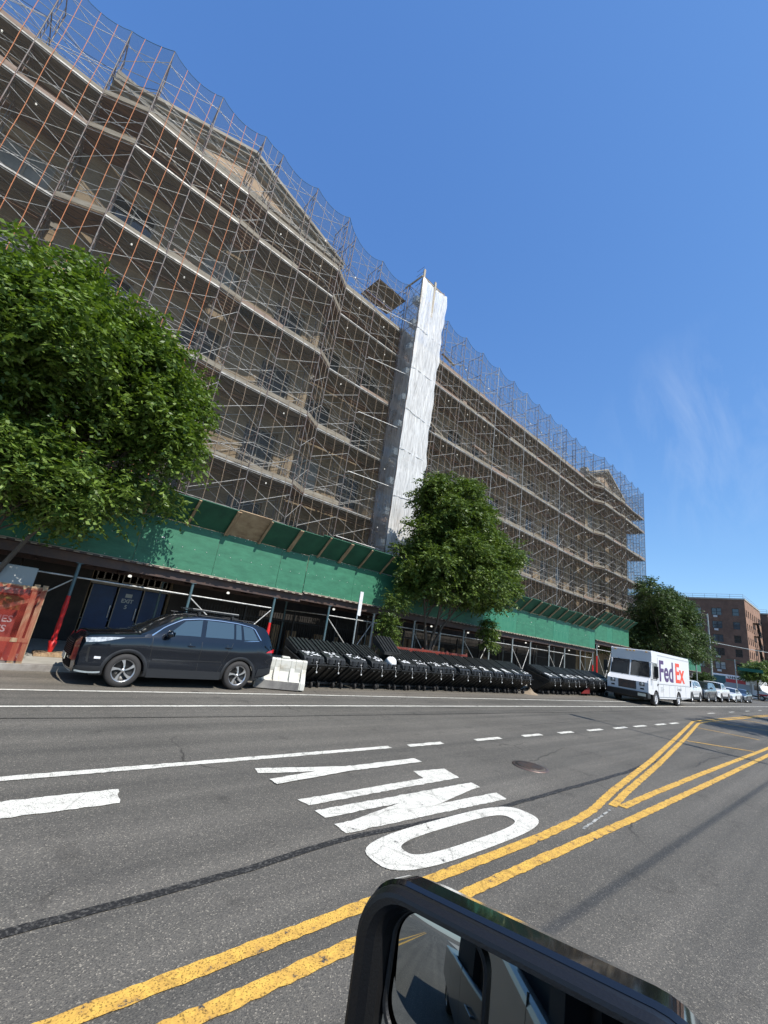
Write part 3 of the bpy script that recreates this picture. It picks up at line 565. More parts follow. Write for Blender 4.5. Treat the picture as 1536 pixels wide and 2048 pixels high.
for li in LEV:
    z=DZ[li]
    for a,b in RUNS:
        pts=FR[a:b+1]
        if li==LEV[0] and b<8: pass
        d=deckstrip(pts,z,li).build('deck',['deck_metal','deck_wood'],sc,fix=False)
        tb=MB(); ed=MB()
        for i in range(len(pts)-1):
            (x0,y0),(x1,y1)=pts[i],pts[i+1]; dz=rs.uniform(-.02,.03); hgt=rs.choice([.14,.18,.24,.2])
            if rs.random()<.93:
                tb.cur=0 if rs.random()<.7 else 1
                tb.beam((x0+rs.uniform(0,.04),y0+.05,z+.03+hgt/2+dz),(x1-rs.uniform(0,.04),y1+.05,z+.03+hgt/2+rs.uniform(-.02,.03)),.035,hgt)
            ed.beam((x0,y0+.01,z-.04),(x1,y1+.01,z-.04),.05,.065)
            if rs.random()<.35: tb.beam((x0+.2,y0+DEP*.6,z+.14),(x1-.3,y1+DEP*.7,z+.16),.2,.045)
            if rs.random()<.45 and x1-x0>1.5: tb.cur=rs.choice([0,1]); zz_=z+rs.uniform(.15,1.5); tb.beam((x0+rs.uniform(-.2,.6),y0+rs.uniform(.5,1.3),zz_),(x1-rs.uniform(-.3,.5),y1+rs.uniform(.5,1.3),zz_+rs.uniform(-.25,.25)),rs.uniform(.04,.2),rs.uniform(.04,.12))
            if rs.random()<.3: tb.cur=1; q_=rs.uniform(.1,1.5); tb.box(x0+q_,x0+q_+rs.uniform(.2,.6),y0+.5,y0+.9,z+.03,z+rs.uniform(.2,.9))
            if rs.random()<.4: tb.cur=1; tb.beam((x0+rs.uniform(-.3,.3),y0+DEP+.35,z+rs.uniform(.3,1.0)),(x1+.1,y1+DEP+.4,z+rs.uniform(.3,1.0)),.03,.14)
        tb.build('toe_board',['toe_wood','toe_wood_pink'],d,fix=False); ed.build('ledger','steel',d,fix=False)
    cz=MB()
    for a,b in JOG:
        (x0,y0),(x1,y1)=FR[a],FR[b]
        cz.cur=0
        for j in range(6):
            p=.06+j*.23; cz.beam((x0,y0+p+.1,z-.02+.0015*j),(x1,y1+p+.1,z-.02+.0015*j),.2,.035)
        cz.cur=1; cz.beam((x0,y0+.03,z+.14),(x1,y1+.03,z+.14),.035,.22)
    cz.build('deck',['deck_wood','toe_wood'],sc,fix=False)
rp=deckstrip([(11.83,17.84),(14.2,17.84)],DZ[10]+.6,10).build('deck',['deck_metal','deck_wood'],sc,fix=False)
mb=MB(); mb.grid(lambda u,v: (4.3+2.0*u,17.15+.75*v,DZ[6]-.03-.55*math.sin(PI*u)*(1-v)**.6-.1*math.sin(9*u+v*3)*math.sin(PI*u)),16,6); mb.build('sagging_sheet','shade_black' if 0 else 'cloth',sc,fix=False)
# netting bay by bay with stitched seams
for i in range(len(FR)-1):
    (x0,y0),(x1,y1)=FR[i],FR[i+1]; sag=.42 if x1-x0>1.7 else .12; bow=.06
    if 13.9<x0<14.5: y0_,y1_=y0,y1
    nb=MB()
    def fn(u,v,x0=x0,x1=x1,y0=y0,y1=y1,sag=sag):
        s_=math.sin(PI*u)**.8; top=DZ[11]+.12-sag*s_
        return (x0+(x1-x0)*u,y0+(y1-y0)*u-.05+bow*s_*math.sin(v*11*PI)**2*.6,BASE+.1+(top-BASE-.1)*v)
    nb.grid(fn,6,33)
    nn=nb.build('netting','net_blue' if x0<9 else 'net_green',sc,fix=False)
    sm=MB(); k=3 if x1-x0>1.7 else 1
    us=[.27,.55,.82] if k==3 else [.35,.7]
    for u in us:
        u+=rs.uniform(-.03,.03); P=[]
        for v in range(0,34):
            q=fn(u+.006*math.sin(v*.9+i*2),v/33); P.append((q[0],q[1]-.012,q[2]))
        w=.010 if x0<3 else (.0085 if x0<15 else .012); sm=MB()
        for j in range(33):
            a,b=P[j],P[j+1]; sm.add([(a[0]-w,a[1],a[2]),(a[0]+w,a[1],a[2]),(b[0]+w,b[1],b[2]),(b[0]-w,b[1],b[2])],[(0,1,2,3)])
        sm.build('net_seam','net_seam_orange' if x0<3.0 else 'net_seam_tan',nn,fix=False)
    hm=MB(); 
    for j in range(8):
        a,b=fn(j/8,1),fn((j+1)/8,1); hm.tube(a,b,.014,4,cap=False)
    hm.build('net_hem','net_hem',nn,fix=False)
for yy0,yy1 in ((17.5,18.9),(18.9,20.4)):
    nb=MB(); nb.grid(lambda u,v: (59.34+.05*math.sin(v*20+u*4),yy0+(yy1-yy0)*u,BASE+(24.5-.3*math.sin(PI*u)-BASE)*v),4,30); nb.build('netting','net_blue',sc,fix=False)
lb=MB()
for i in range(len(FR)-1):
    (x0,y0),(x1,y1)=FR[i],FR[i+1]
    if x1-x0<1.7: continue
    for k in (1,3,5,7,8,9):
        if rs.random()<.6:
            c=(x0+(x1-x0)*rs.uniform(.3,.7),y0+.35,DZ[k]+1.55 if k<9 else DZ[k]+1.5)
            lb.lathe([(0,-.045),(.028,-.035),(.034,0),(.02,.035),(0,.04)],c,'z',8)
lb.build('string_light','bulb',sc)
cb=MB()
for k in (1,3,5,7,8,9):
    z=DZ[k]+1.65; P=[]
    for i in range(len(FR)):
        x,y=FR[i]; P.append((x,y+.3,z+.05)); 
        if i<len(FR)-1: P.append(((x+FR[i+1][0])/2,(y+FR[i+1][1])/2+.35,z-.18))
    cb.path(P,[.012]*len(P),4)
cb.build('light_cable','iron',sc,fix=False)

# ---------------- hoist tower wrapped in film ----------------
ht=T('hoist_tower','slim hoist tower wrapped in white plastic film, rising up the scaffolding','hoist tower',(15.1,17,0))
hx0,hx1,hy0,hy1=14.22,16.35,16.4,17.78
mb=MB()
for x in (hx0+.05,hx1-.05):
    for y in (hy0+.06,hy1-.05): mb.tube((x,y,.15),(x,y,24.6),.03,6)
for k in range(-1,12):
    z=4.37+1.83*k
    for a,b in (((hx0+.05,hy0+.06),(hx1-.05,hy0+.06)),((hx1-.05,hy0+.06),(hx1-.05,hy1-.05)),((hx1-.05,hy1-.05),(hx0+.05,hy1-.05)),((hx0+.05,hy1-.05),(hx0+.05,hy0+.06))):
        mb.tube((a[0],a[1],z),(b[0],b[1],z),.022,5); mb.tube((a[0],a[1],z),(b[0],b[1],z+1.83 if k<11 else z),.014,4)
    for j in range(4): mb.tube((hx0+.3,hy0+.4,z+.4*j),(hx0+.3,hy1-.3,z+.4*j),.012,4)
mb.build('mast_frame','dark_steel',ht,fix=False)
mb=MB(); mb.box(hx0+.42,hx0+.6,hy0+.5,hy0+.65,3.2,24.9); mb.box(hx0+.62,hx0+.7,hy0+.5,hy0+.65,3.2,24.9)
for k in range(11): mb.box(hx0+.12,hx0+.9,hy0+.55,hy0+.95,4.6+1.83*k,5.0+1.83*k)
mb.build('hoist_rail','pale_steel',ht)
mb=MB(); rr=random.Random(8)
def wf(u,v):
    z=3.3+(24.35-3.3)*v; a=.05*math.sin(3*PI*u)+.03*math.sin(17*u+z*1.3)+.035*math.sin(z*3.1+u*9)*math.sin(z*.7); flare=.14*max(0,(z-16)/8)
    e=.07*math.sin(z*1.7)+.05*math.sin(z*4.3+1)
    topd=-.35*math.sin(PI*u) if v==1 else 0
    return (hx0-.02+(hx1-hx0+.04+e*.8*u+flare*u)*u,hy0-.03-abs(a)*.9-.04*u,z+topd)
mb.grid(wf,14,150); fw=mb.build('front_film','white_wrap',ht,fix=False)
mb=MB(); mb.grid(lambda u,v: (hx1+.03+.05*math.sin(v*40+u*5)+.14*max(0,(v-.6)/.4),hy0+(hy1-hy0)*u,3.3+21*v),5,90); mb.build('side_film','white_wrap',ht,fix=False)
mb=MB(); mb.grid(lambda u,v: (hx0-.025-.02*math.sin(v*60+u*4),hy0+(hy1-hy0)*u,3.3+(20.6 if True else 0)*v-.0),4,70); mb.build('side_film','grey_wrap',ht,fix=False)
mb=MB()
for x,y,z0,z1 in ((hx0+.02,hy0-.02,22.3,24.95),(hx0+1.05,hy0-.09,21.8,24.65)): mb.box(x-.075,x+.075,y-.02,y+.06,z0,z1)
mb.beam((hx0-.1,hy0+.02,24.35),(hx0-.1,hy1+.2,24.35),.07,.1); mb.beam((hx0-.1,hy0+.02,24.35),(hx1+.1,hy0-.05,24.3),.05,.06)
mb.build('timber','toe_wood',ht)
mb=MB()
for z in (6.5,9.3,12.2,14.6,17.5,20.4): mb.beam((hx0-.03,hy0-.1,z+rr.uniform(-.1,.1)),(hx1+.05,hy0-.1,z+rr.uniform(-.35,.35)),.02,.03)
mb.build('tie_strap','white_mark',ht)

# ---------------- sidewalk sheds ----------------
def shed(x0,x1,zb,label,step=None,near=True,SY=14.65,posts=None,bay=1.28,depth=3.95):
    sh=T('sidewalk_shed',label,'sidewalk shed',((x0+x1)/2,SY,0))
    zt=zb+1.53; r=random.Random(int(x0*7)+5)
    # parapet sheets
    x=x0; k=0; sheets=[]
    while x<x1-.01:
        w=min(2.44 if r.random()<.7 else 1.22,x1-x); sheets.append((x,x+w)); x+=w
    for a,b in sheets:
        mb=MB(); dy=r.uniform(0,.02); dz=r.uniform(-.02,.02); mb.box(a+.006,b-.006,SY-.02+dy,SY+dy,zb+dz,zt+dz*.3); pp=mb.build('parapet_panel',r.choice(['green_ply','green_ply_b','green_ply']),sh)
        if near and a<36:
            mb=MB()
            for q in range(int((b-a)/.4)):
                for zz_ in (zb+.06,zb+.75,zt-.08): mb.box(a+.08+.4*q,a+.1+.4*q,SY-.024,SY-.018,zz_,zz_+.02)
            if r.random()<.5: q=r.uniform(.2,b-a-.3); mb.box(a+q,a+q+.09,SY-.028,SY-.018,zb+.9,zb+.94)
            if mb.v: mb.build('screw_heads','galv',pp)
    # flared sheets and rafters
    ts=[]; x=x0+.35
    while x<x1: ts.append(x); x+=bay*r.uniform(.9,1.1)
    fy,fz=SY-.82,zt+.74
    for i in range(len(ts)+1):
        a=ts[i-1] if i else x0; b=ts[i] if i<len(ts) else x1
        if b-a<.05: continue
        bare=near and 4.35<a<5.3
        mb=MB(); q=.02; m=(b-a)*r.uniform(-.0,.02); zz=r.uniform(-.03,.05)
        mb.add([(a,SY-.02,zt+.01),(b,SY-.02,zt+.01),(b,fy,fz+zz),(a,fy,fz+zz),(a,SY,zt+.035),(b,SY,zt+.035),(b,fy+.02,fz+.025+zz),(a,fy+.02,fz+.025+zz)],[(0,3,2,1),(4,5,6,7),(0,1,5,4),(1,2,6,5),(2,3,7,6),(3,0,4,7)])
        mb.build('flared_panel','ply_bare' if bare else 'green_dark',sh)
    for t in ts:
        w=.085 if r.random()<.75 else .15
        mb=MB(); mb.beam((t,SY-.06,zt-.05),(t,fy-.04,fz-.05+.02),w,.045,(0,1,0)); mb.build('rafter','plank_wood',sh)
    # beams, deck underside, lower lip
    mb=MB(); mb.box(x0,x1,SY+.03,SY+.15,zb-.32,zb-.06); mb.box(x0,x1,SY+depth-.3,SY+depth-.18,zb-.32,zb-.06)
    x=x0+.3
    while x<x1: mb.box(x,x+.1,SY+.153,SY+depth-.303,zb-.27,zb-.1); x+=1.22
    mb.build('steel_beam','shed_steel',sh)
    mb=MB(); mb.cur=0; x=x0
    while x<x1: w=.22; mb.box(x,min(x+w-.001,x1),SY-.1-r.uniform(0,.05),SY+depth,zb-.055,zb-.005); x+=w
    mb.build('deck','shed_steel' ,sh)
    mb=MB(); mb.box(x0,x1,SY-.06,SY-.03,zb-.03,zb+.02)
    x=x0
    while x<x1: mb.box(x+.02,x+.16,SY-.13-r.uniform(0,.05),SY-.06,zb-.05,zb-.02); x+=.32
    mb.build('deck_edge','toe_wood',sh)
    # posts and braces
    ps=posts or [x0+.3+3.0*i for i in range(int((x1-x0)/3.)+1)]
    for i,p in enumerate(ps):
        red=near and (abs(p-1.40)<.1 or abs(p-7.66)<.1 or p>36)
        m='blue_steel' if p<12 else 'pale_steel'
        for y in (SY+.09,SY+depth-.24):
            if y>SY+1 and i%2: continue
            mb=MB(); mb.tube((p,y,.22),(p,y,zb-.32),.045,10); mb.box(p-.13,p+.13,y-.12,y+.12,.145,.2); mb.box(p-.09,p+.09,y-.07,y+.07,zb-.335,zb-.322)
            po=mb.build('post',m,sh)
            if red and y<SY+1:
                mb=MB(); n=9; prof=[(.058+.007*math.sin(j*2.1),.35+ (zb-1.25-.35)*j/n) for j in range(n+1)]; prof[0]=(.05,.22); prof.insert(1,(.075,.33)); prof.insert(2,(.1,.5)); prof.insert(3,(.07,.6)); prof=[q for q in prof if q[1]<=.7 or q[1]>.62]
                prof=sorted(prof,key=lambda q:q[1]); prof[-1]=(.05,prof[-1][1]); mb.lathe(prof,(p,y,0),'z',14); mb.build('padding','red_pad',po)
        if i%2==0 and i<len(ps)-1:
            q=ps[i+1]; mb=MB(); yy=SY+.16; zt2=zb-.72
            mb.tube((p,yy,zt2),(q,yy,zt2),.024,6); mb.tube((p,yy,zt2-.05),((p+q)/2+.3,yy,.9),.02,6); mb.tube((q,yy,zt2-.05),((p+q)/2+.3,yy,.9),.02,6)
            mb.tube((p,SY+.1,zt2),(p,SY+depth-.2,zt2),.02,6)
            mb.build('brace','galv' ,sh)
        elif i<len(ps)-1:
            mb=MB(); mb.tube((p,SY+.16,zb-.72),(ps[i+1],SY+.16,zb-.72),.024,6); mb.build('brace','galv',sh)
    mb=MB(); r2=random.Random(4)
    for i in range(int((x1-x0)/3.2)): mb.lathe([(0,-.05),(.05,-.04),(.055,.0),(.03,.03)],(x0+2+3.2*i,SY+.5,zb-.42),'z',8)
    mb.build('lamp_bulb','bulb',sh)
    return sh
P1=[-8.2,-5.2,-2.2,1.405,4.6,7.66,10.2,12.7,15.4,17.4,19.4,21.9,24.4,26.6,29.15,31.5,34.1,36.4]
shed(-12,8.72,2.98,'green plywood sidewalk shed over the blue exit doors and dark car',posts=[p for p in P1 if p<8.5])
shed(8.73,36.62,3.05,'long green sidewalk shed behind the rows of black bins',posts=[p for p in P1 if p>8.8],bay=1.22)
shed(36.66,44.2,3.8,'short raised green sidewalk shed section behind the parcel van',posts=[37.2,40.4,43.6])
shed(57.5,71.2,2.75,'far green sidewalk shed past the big tree, above the parked cars',near=False,posts=[58,61,64,67,70.5],SY=14.9)

hd_=T('shade_backing','added black hoarding around the blue exit doors under the shed','shade_backing',(-2,18.6,.14))  # black panels put in as the deep shade under the shed
for a,b in ((-12,-7),(-7,-2.45)): MB().box(a,b,19.4,19.48,.14,3.6).build('shade_board','shade_black',hd_)
for a,b in ((-2.38,.2),(.22,2.26),(5.08,7.2),(7.22,9.05)): MB().box(a,b,18.63,18.7,.14,3.7).build('shade_board','shade_black',hd_)
hd_=T('shade_backing','dark panels added as shade behind the iron fence under the long shed','shade_backing',(22,19.3,.14))  # more added dark panels, standing in for shade behind the fence
for k in range(14): MB().box(9.3+2.5*k,11.78+2.5*k,19.55,19.6,.14,3.7).build('shade_board','shade_black',hd_)
# iron fence and planting behind the sheds
for fx0,fx1,lab in ((5.6,20.5,'black iron picket fence under the shed behind the bins'),(20.6,36,'black iron picket fence under the far half of the long shed')):
    fe=T('iron_fence',lab,'fence',((fx0+fx1)/2,18.0,0))
    mb=MB(); x=fx0
    while x<fx1:
        mb.box(x-.011,x+.011,18.02,18.042,.35,2.05); mb.add([(x-.02,18.01,2.05),(x+.02,18.01,2.05),(x+.02,18.05,2.05),(x-.02,18.05,2.05),(x,18.03,2.16)],[(0,1,4),(1,2,4),(2,3,4),(3,0,4)]); x+=.125
    mb.build('picket','iron',fe,fix=False)['kind']='stuff'
    mb=MB(); mb.box(fx0,fx1,18.01,18.05,.5,.54); mb.box(fx0,fx1,18.01,18.05,1.8,1.84); mb.build('rail','iron',fe)
    x=fx0
    while x<=fx1: MB().box(x-.04,x+.04,17.97,18.05,.3,2.25).build('fence_post','iron',fe); x+=2.48
    MB().box(fx0,fx1,17.93,18.13,.14,.3).build('base_wall','kerb',fe)
mb=MB(); r=random.Random(2)
for i in range(34):
    x=7.5+i*.62+r.uniform(-.2,.2); mb.box(x,x+r.uniform(.25,.5),18.75,18.95,.3,r.uniform(.8,1.9))
tag(mb.build('stacked_lumber','plank_wood',org=(15,18.8,0)),'pale stacked boards behind the iron fence under the shed','lumber')

# ---------------- trees ----------------
def leaves(tw,nl,L0,wd,rng,droop=.25):
    """tw: (n,6) twig start + direction*length -> quads"""
    n=len(tw); st=tw[:,:3]; d=tw[:,3:]; ln=np.linalg.norm(d,axis=1,keepdims=True); dn=d/ln
    up=np.array([0,0,1.]); side=np.cross(dn,up); side/=np.linalg.norm(side,axis=1,keepdims=True)+1e-6
    V=[]
    for k in range(nl):
        t=(k+.5)/nl; base=st+d*t+np.array([0,0,-1.])*(droop*ln*t*t)
        sg=1 if k%2 else -1
        ld=dn*rng.uniform(.2,.7,(n,1))+side*sg*rng.uniform(.5,1.,(n,1))+np.array([0,0,-1.])*rng.uniform(.0,.7,(n,1))+rng.normal(0,.18,(n,3))
        ld/=np.linalg.norm(ld,axis=1,keepdims=True); lw=np.cross(ld,up+rng.normal(0,.5,(n,3))); lw/=np.linalg.norm(lw,axis=1,keepdims=True)+1e-6
        l=L0*rng.uniform(.7,1.25,(n,1)); w=wd*rng.uniform(.8,1.2,(n,1))
        fold=np.cross(ld,lw)*w*.35
        V.append(np.stack([base,base+ld*l*.45+lw*w+fold,base+ld*l,base+ld*l*.45-lw*w+fold],1))
    V=np.concatenate(V,0).reshape(-1,3); return V
def quadmesh(name,V,m,parent,off):
    me=bpy.data.meshes.new(name); nq=len(V)//4; V=V-np.array(off)
    me.vertices.add(len(V)); me.vertices.foreach_set('co',V.astype(np.float32).ravel()); me.loops.add(len(V)); me.loops.foreach_set('vertex_index',np.arange(len(V),dtype=np.int32))
    me.polygons.add(nq); me.polygons.foreach_set('loop_start',np.arange(0,len(V),4,dtype=np.int32)); me.polygons.foreach_set('loop_total',np.full(nq,4,dtype=np.int32)); me.update(calc_edges=True)
    me.materials.append(MATS[m]); o=bpy.data.objects.new(name,me); COL.objects.link(o); o.parent=parent; ORG[o.name]=Vector(off); return o
def tree(name,label,base,stems,lumps,ntw,nl,L0,wd,lm,seed,cat='tree',group=None,tr=.12,tl=.6,inner=.25):
    rng=np.random.default_rng(seed); R=random.Random(seed)
    t=T(name,label,cat,base,group=group); B=Vector(base)
    mb=MB()
    for s_ in stems:   # stem: list of points, radii taper
        n=len(s_); mb.path([Vector(p) for p in s_],[tr*(1-.72*i/(n-1)) for i in range(n)],9)
        tip=Vector(s_[-1]); mid=Vector(s_[-2])
        for c,rad in lumps:
            c=Vector(c)
            if R.random()<.75:
                a=mid.lerp(tip,R.random()); m1=a.lerp(c,.5)+Vector((R.uniform(-.3,.3),R.uniform(-.3,.3),R.uniform(-.1,.4)))
                mb.path([a,m1,c],[tr*.3,tr*.18,tr*.07],6)
                for q in range(3):
                    e=c+Vector((R.uniform(-1,1),R.uniform(-1,1),R.uniform(-.4,1)))*Vector(rad).length*.4; mb.path([c,c.lerp(e,.5)+Vector((0,0,.1)),e],[tr*.08,tr*.05,tr*.02],5)
    mb.build('trunk','bark',t,fix=False)
    lumps=[(c,tuple(q*.93 for q in rd)) for c,rd in lumps]; sub=[]
    if ntw>1000:
        for c,rd in lumps:
            for q in range(int(5+4*min(rd))):
                z_=R.uniform(-.45,1); a_=R.uniform(0,2*PI); w_=math.sqrt(max(0,1-z_*z_)); k_=R.uniform(.72,1.0)
                sub.append(((c[0]+rd[0]*k_*w_*math.cos(a_),c[1]+rd[1]*k_*w_*math.sin(a_),c[2]+rd[2]*k_*z_),tuple(v_*R.uniform(.26,.42) for v_ in rd)))
    lumps=[(c,tuple(q*.82 for q in rd)) for c,rd in lumps]+sub
    vol=np.array([l[1][0]*l[1][1]*l[1][2] for l in lumps])**.67; vol[-len(sub) or len(vol):]*=1.5; vol/=vol.sum()
    idx=rng.choice(len(lumps),ntw,p=vol); C=np.array([l[0] for l in lumps])[idx]; Rr=np.array([l[1] for l in lumps])[idx]
    u=rng.normal(0,1,(ntw,3)); u/=np.linalg.norm(u,axis=1,keepdims=True)
    u[:,2]=np.where(u[:,2]<-.5,-.5*rng.random(ntw),u[:,2])
    rr=np.where(rng.random(ntw)<inner,rng.uniform(.3,.8,ntw),rng.uniform(.78,1.0,ntw))
    # clustered bumps on the surface give uneven outline
    bump=1+.19*np.sin(u[:,0]*7+C[:,0]*3)*np.sin(u[:,1]*6+C[:,1])+.13*np.sin(u[:,2]*9+C[:,2]*2+u[:,0]*4)
    P=C+u*Rr*(rr*bump)[:,None]
    d=u*.75+rng.normal(0,.42,(ntw,3)); d[:,2]-=.12; d/=np.linalg.norm(d,axis=1,keepdims=True); ln=tl*rng.uniform(.6,1.3,(ntw,1))
    tw=np.concatenate([P-d*ln*.35,d*ln],1)
    V=leaves(tw,nl,L0,wd,rng); quadmesh('crown',V,lm,t,base)
    return t
tree('street_tree','big leafy tree at the left edge, in front of the scaffolding',(-.35,13.3,.14),
 [[(-.35,13.3,.1),(-.42,13.3,1.6),(-.5,13.25,2.6),(-.7,13.2,4.2)],[(-.42,13.3,1.5),(.1,13.0,3.0),(.9,12.7,4.6)],[(-.42,13.3,1.7),(-.9,13.3,3.2),(-1.6,13.5,5)]],
 [((-.3,13.2,6.6),(3.1,2.7,2.7)),((-1.9,13.0,7.5),(2.2,2.1,2.2)),((.45,13.1,7.3),(2.2,2.1,2.2)),((1.9,13.2,6.6),(1.7,2.,2.0)),((1.7,13.,5.1),(1.75,1.9,1.3)),((-.9,12.9,8.5),(1.8,1.7,1.4)),((2.1,13.,7.4),(1.1,1.3,1.2)),((-2.6,13.1,6.),(2.,2.2,2.4)),((.5,12.8,4.5),(1.7,1.8,1.0)),((-1.3,12.6,4.9),(1.8,1.8,1.1)),((-.1,12.7,8.3),(1.4,1.4,1.3)),((.9,12.9,4.0),(1.4,1.4,.8)),((-.5,12.8,4.0),(1.5,1.6,.9)),((-1.9,12.9,4.0),(1.5,1.6,1.0)),((.6,12.9,3.6),(.9,1.1,.6))],
 10500,11,.16,.038,'leaf_a',1,tr=.075,tl=.66)
tree('street_tree','round leafy tree in the middle, in front of the wrapped hoist tower',(15.2,13.6,.14),
 [[(15.2,13.6,.1),(15.15,13.5,1.2),(15.5,13.4,2.8),(15.9,13.3,4.4)],[(15.15,13.5,1.0),(15.9,13.4,2.6),(17.2,13.2,4.2)],[(15.15,13.5,1.1),(14.7,13.4,2.6),(14.2,13.3,4.4)],[(15.15,13.5,1.1),(15.3,13.2,2.8),(15.2,12.9,4.6)]],
 [((16.3,13.2,5.7),(2.8,2.6,2.1)),((15.6,13.1,8.3),(2.2,2.,1.9)),((18.0,13.3,6.1),(2.1,2.1,1.9)),((16.9,13.2,7.5),(1.9,1.9,1.6)),((14.2,13.,5.2),(1.7,1.8,1.5)),((15.7,13.,4.3),(2.2,2.,1.2)),((18.7,13.3,4.6),(1.5,1.7,1.3)),((13.7,13.1,6.9),(.9,1.,.8)),((14.1,13.2,4.1),(1.2,1.2,.8)),((18.9,13.,6.5),(1.2,1.3,1.1)),((15.2,13.1,9.5),(1.1,1.1,.8)),((19.9,13.2,5.6),(1.7,1.7,1.6)),((19.6,13.2,6.9),(1.4,1.5,1.2)),((19.0,13.1,4.4),(1.8,1.7,1.2)),((17.6,13.2,8.2),(1.4,1.4,1.2))],
 10500,11,.17,.042,'leaf_b',2,tr=.085,tl=.55)
tree('street_tree','small sparse sapling beside the street sign, in front of the shed',(12.1,13.7,.14),[[(12.1,13.7,.1),(12.1,13.6,1.3),(12.3,13.4,2.6),(12.3,13.3,3.6)]],
 [((12.6,13.3,3.3),(.6,.7,.7)),((12.3,13.3,2.4),(.5,.6,.6)),((12.6,13.5,1.8),(.6,.6,.5))],420,11,.12,.026,'leaf_b',3,tr=.035,tl=.45)
tree('street_tree','thin leafy sapling beside the pale shed posts past the middle tree',(19.7,13.7,.14),[[(19.7,13.7,.1),(19.7,13.6,1.6),(19.9,13.5,3.)]],
 [((19.9,13.5,2.9),(.6,.6,.8)),((20.1,13.5,2.2),(.5,.5,.6))],260,11,.14,.03,'leaf_b',33,tr=.03,tl=.45)
tree('street_tree','dense dark tree beyond the parcel van, left of the brick apartments',(52.5,13.6,.14),
 [[(52.5,13.6,.1),(52.5,13.5,2.),(53,13.4,4.5)],[(52.5,13.5,1.6),(55,13.4,4.4)],[(52.5,13.5,1.7),(50,13.4,4.4)]],
 [((53.,13.6,6.6),(5.2,3.,2.8)),((48.8,13.4,7.9),(2.9,2.4,2.2)),((56.8,13.4,6.0),(3.6,2.6,2.6)),((52.2,13.3,8.9),(3.4,2.2,1.7)),((50.,13.2,5.2),(3.4,2.4,1.7)),((58.6,13.3,5.0),(2.4,2.2,1.7)),((45.8,13.3,8.7),(1.4,1.3,1.9)),((55.5,13.1,8.2),(2.5,2.,1.4)),((54.,13.2,4.4),(4,2.4,1.3))],
 6500,11,.22,.055,'leaf_c',4,tr=.2,tl=.9)
for x,y,s,sd,lab in ((47,16.5,.8,5,'dark tree crown at the far end of the scaffolding'),(60,17.5,.9,6,'dark tree rising behind the far green shed'),(64,13.4,.32,7,'low bushy tree in front of the far green shed'),(88,11.5,.7,8,'far tree behind the box truck under the brick apartments'),(97,8.5,.95,9,'far tree behind the green street sign'),(112,6,1.2,10,'farthest tree at the right edge of the street'),(104,10,.7,12,'far low tree along the brick apartment front')):
    tree('street_tree',lab,(x,y,.14),[[(x,y,.1),(x,y,2.2*s),(x+.3,y,5*s)]],[((x,y,5.2*s),(3.2*s,3*s,2.4*s)),((x+1.4*s,y-.4,6.6*s),(2*s,2*s,1.6*s)),((x-1.6*s,y,6.3*s),(1.9*s,2*s,1.6*s))],int(1500*max(.5,s)),10,.26,.07,'leaf_c' if sd!=8 else 'leaf_b',sd,tr=.2*s,tl=.8)
tree('street_tree','kerbside tree across the near sidewalk, throwing shade on the road',(30,-6.4,.14),[[(30,-6.4,.1),(30,-6.4,3),(30.3,-6.2,9.5)]],[((30,-6,10.3),(3,2.6,2.4)),((27.8,-5.6,11.3),(2,2,1.6)),((32.5,-5.8,11.),(2.3,2,1.7)),((30.3,-5.5,12.2),(2.2,2,1.5))],2600,10,.16,.045,'leaf_b',21,tr=.18,tl=.7)
tree('street_tree','second tree along the near sidewalk further up the street',(42,-6.4,.14),[[(42,-6.4,.1),(42,-6.4,3),(42.3,-6.2,9.5)]],[((42,-6,10.),(3.4,3,2.6)),((39.8,-5.6,11),(2,2,1.6)),((44.5,-5.8,11.),(2.3,2,1.7))],2300,10,.18,.05,'leaf_b',22,tr=.18,tl=.7)

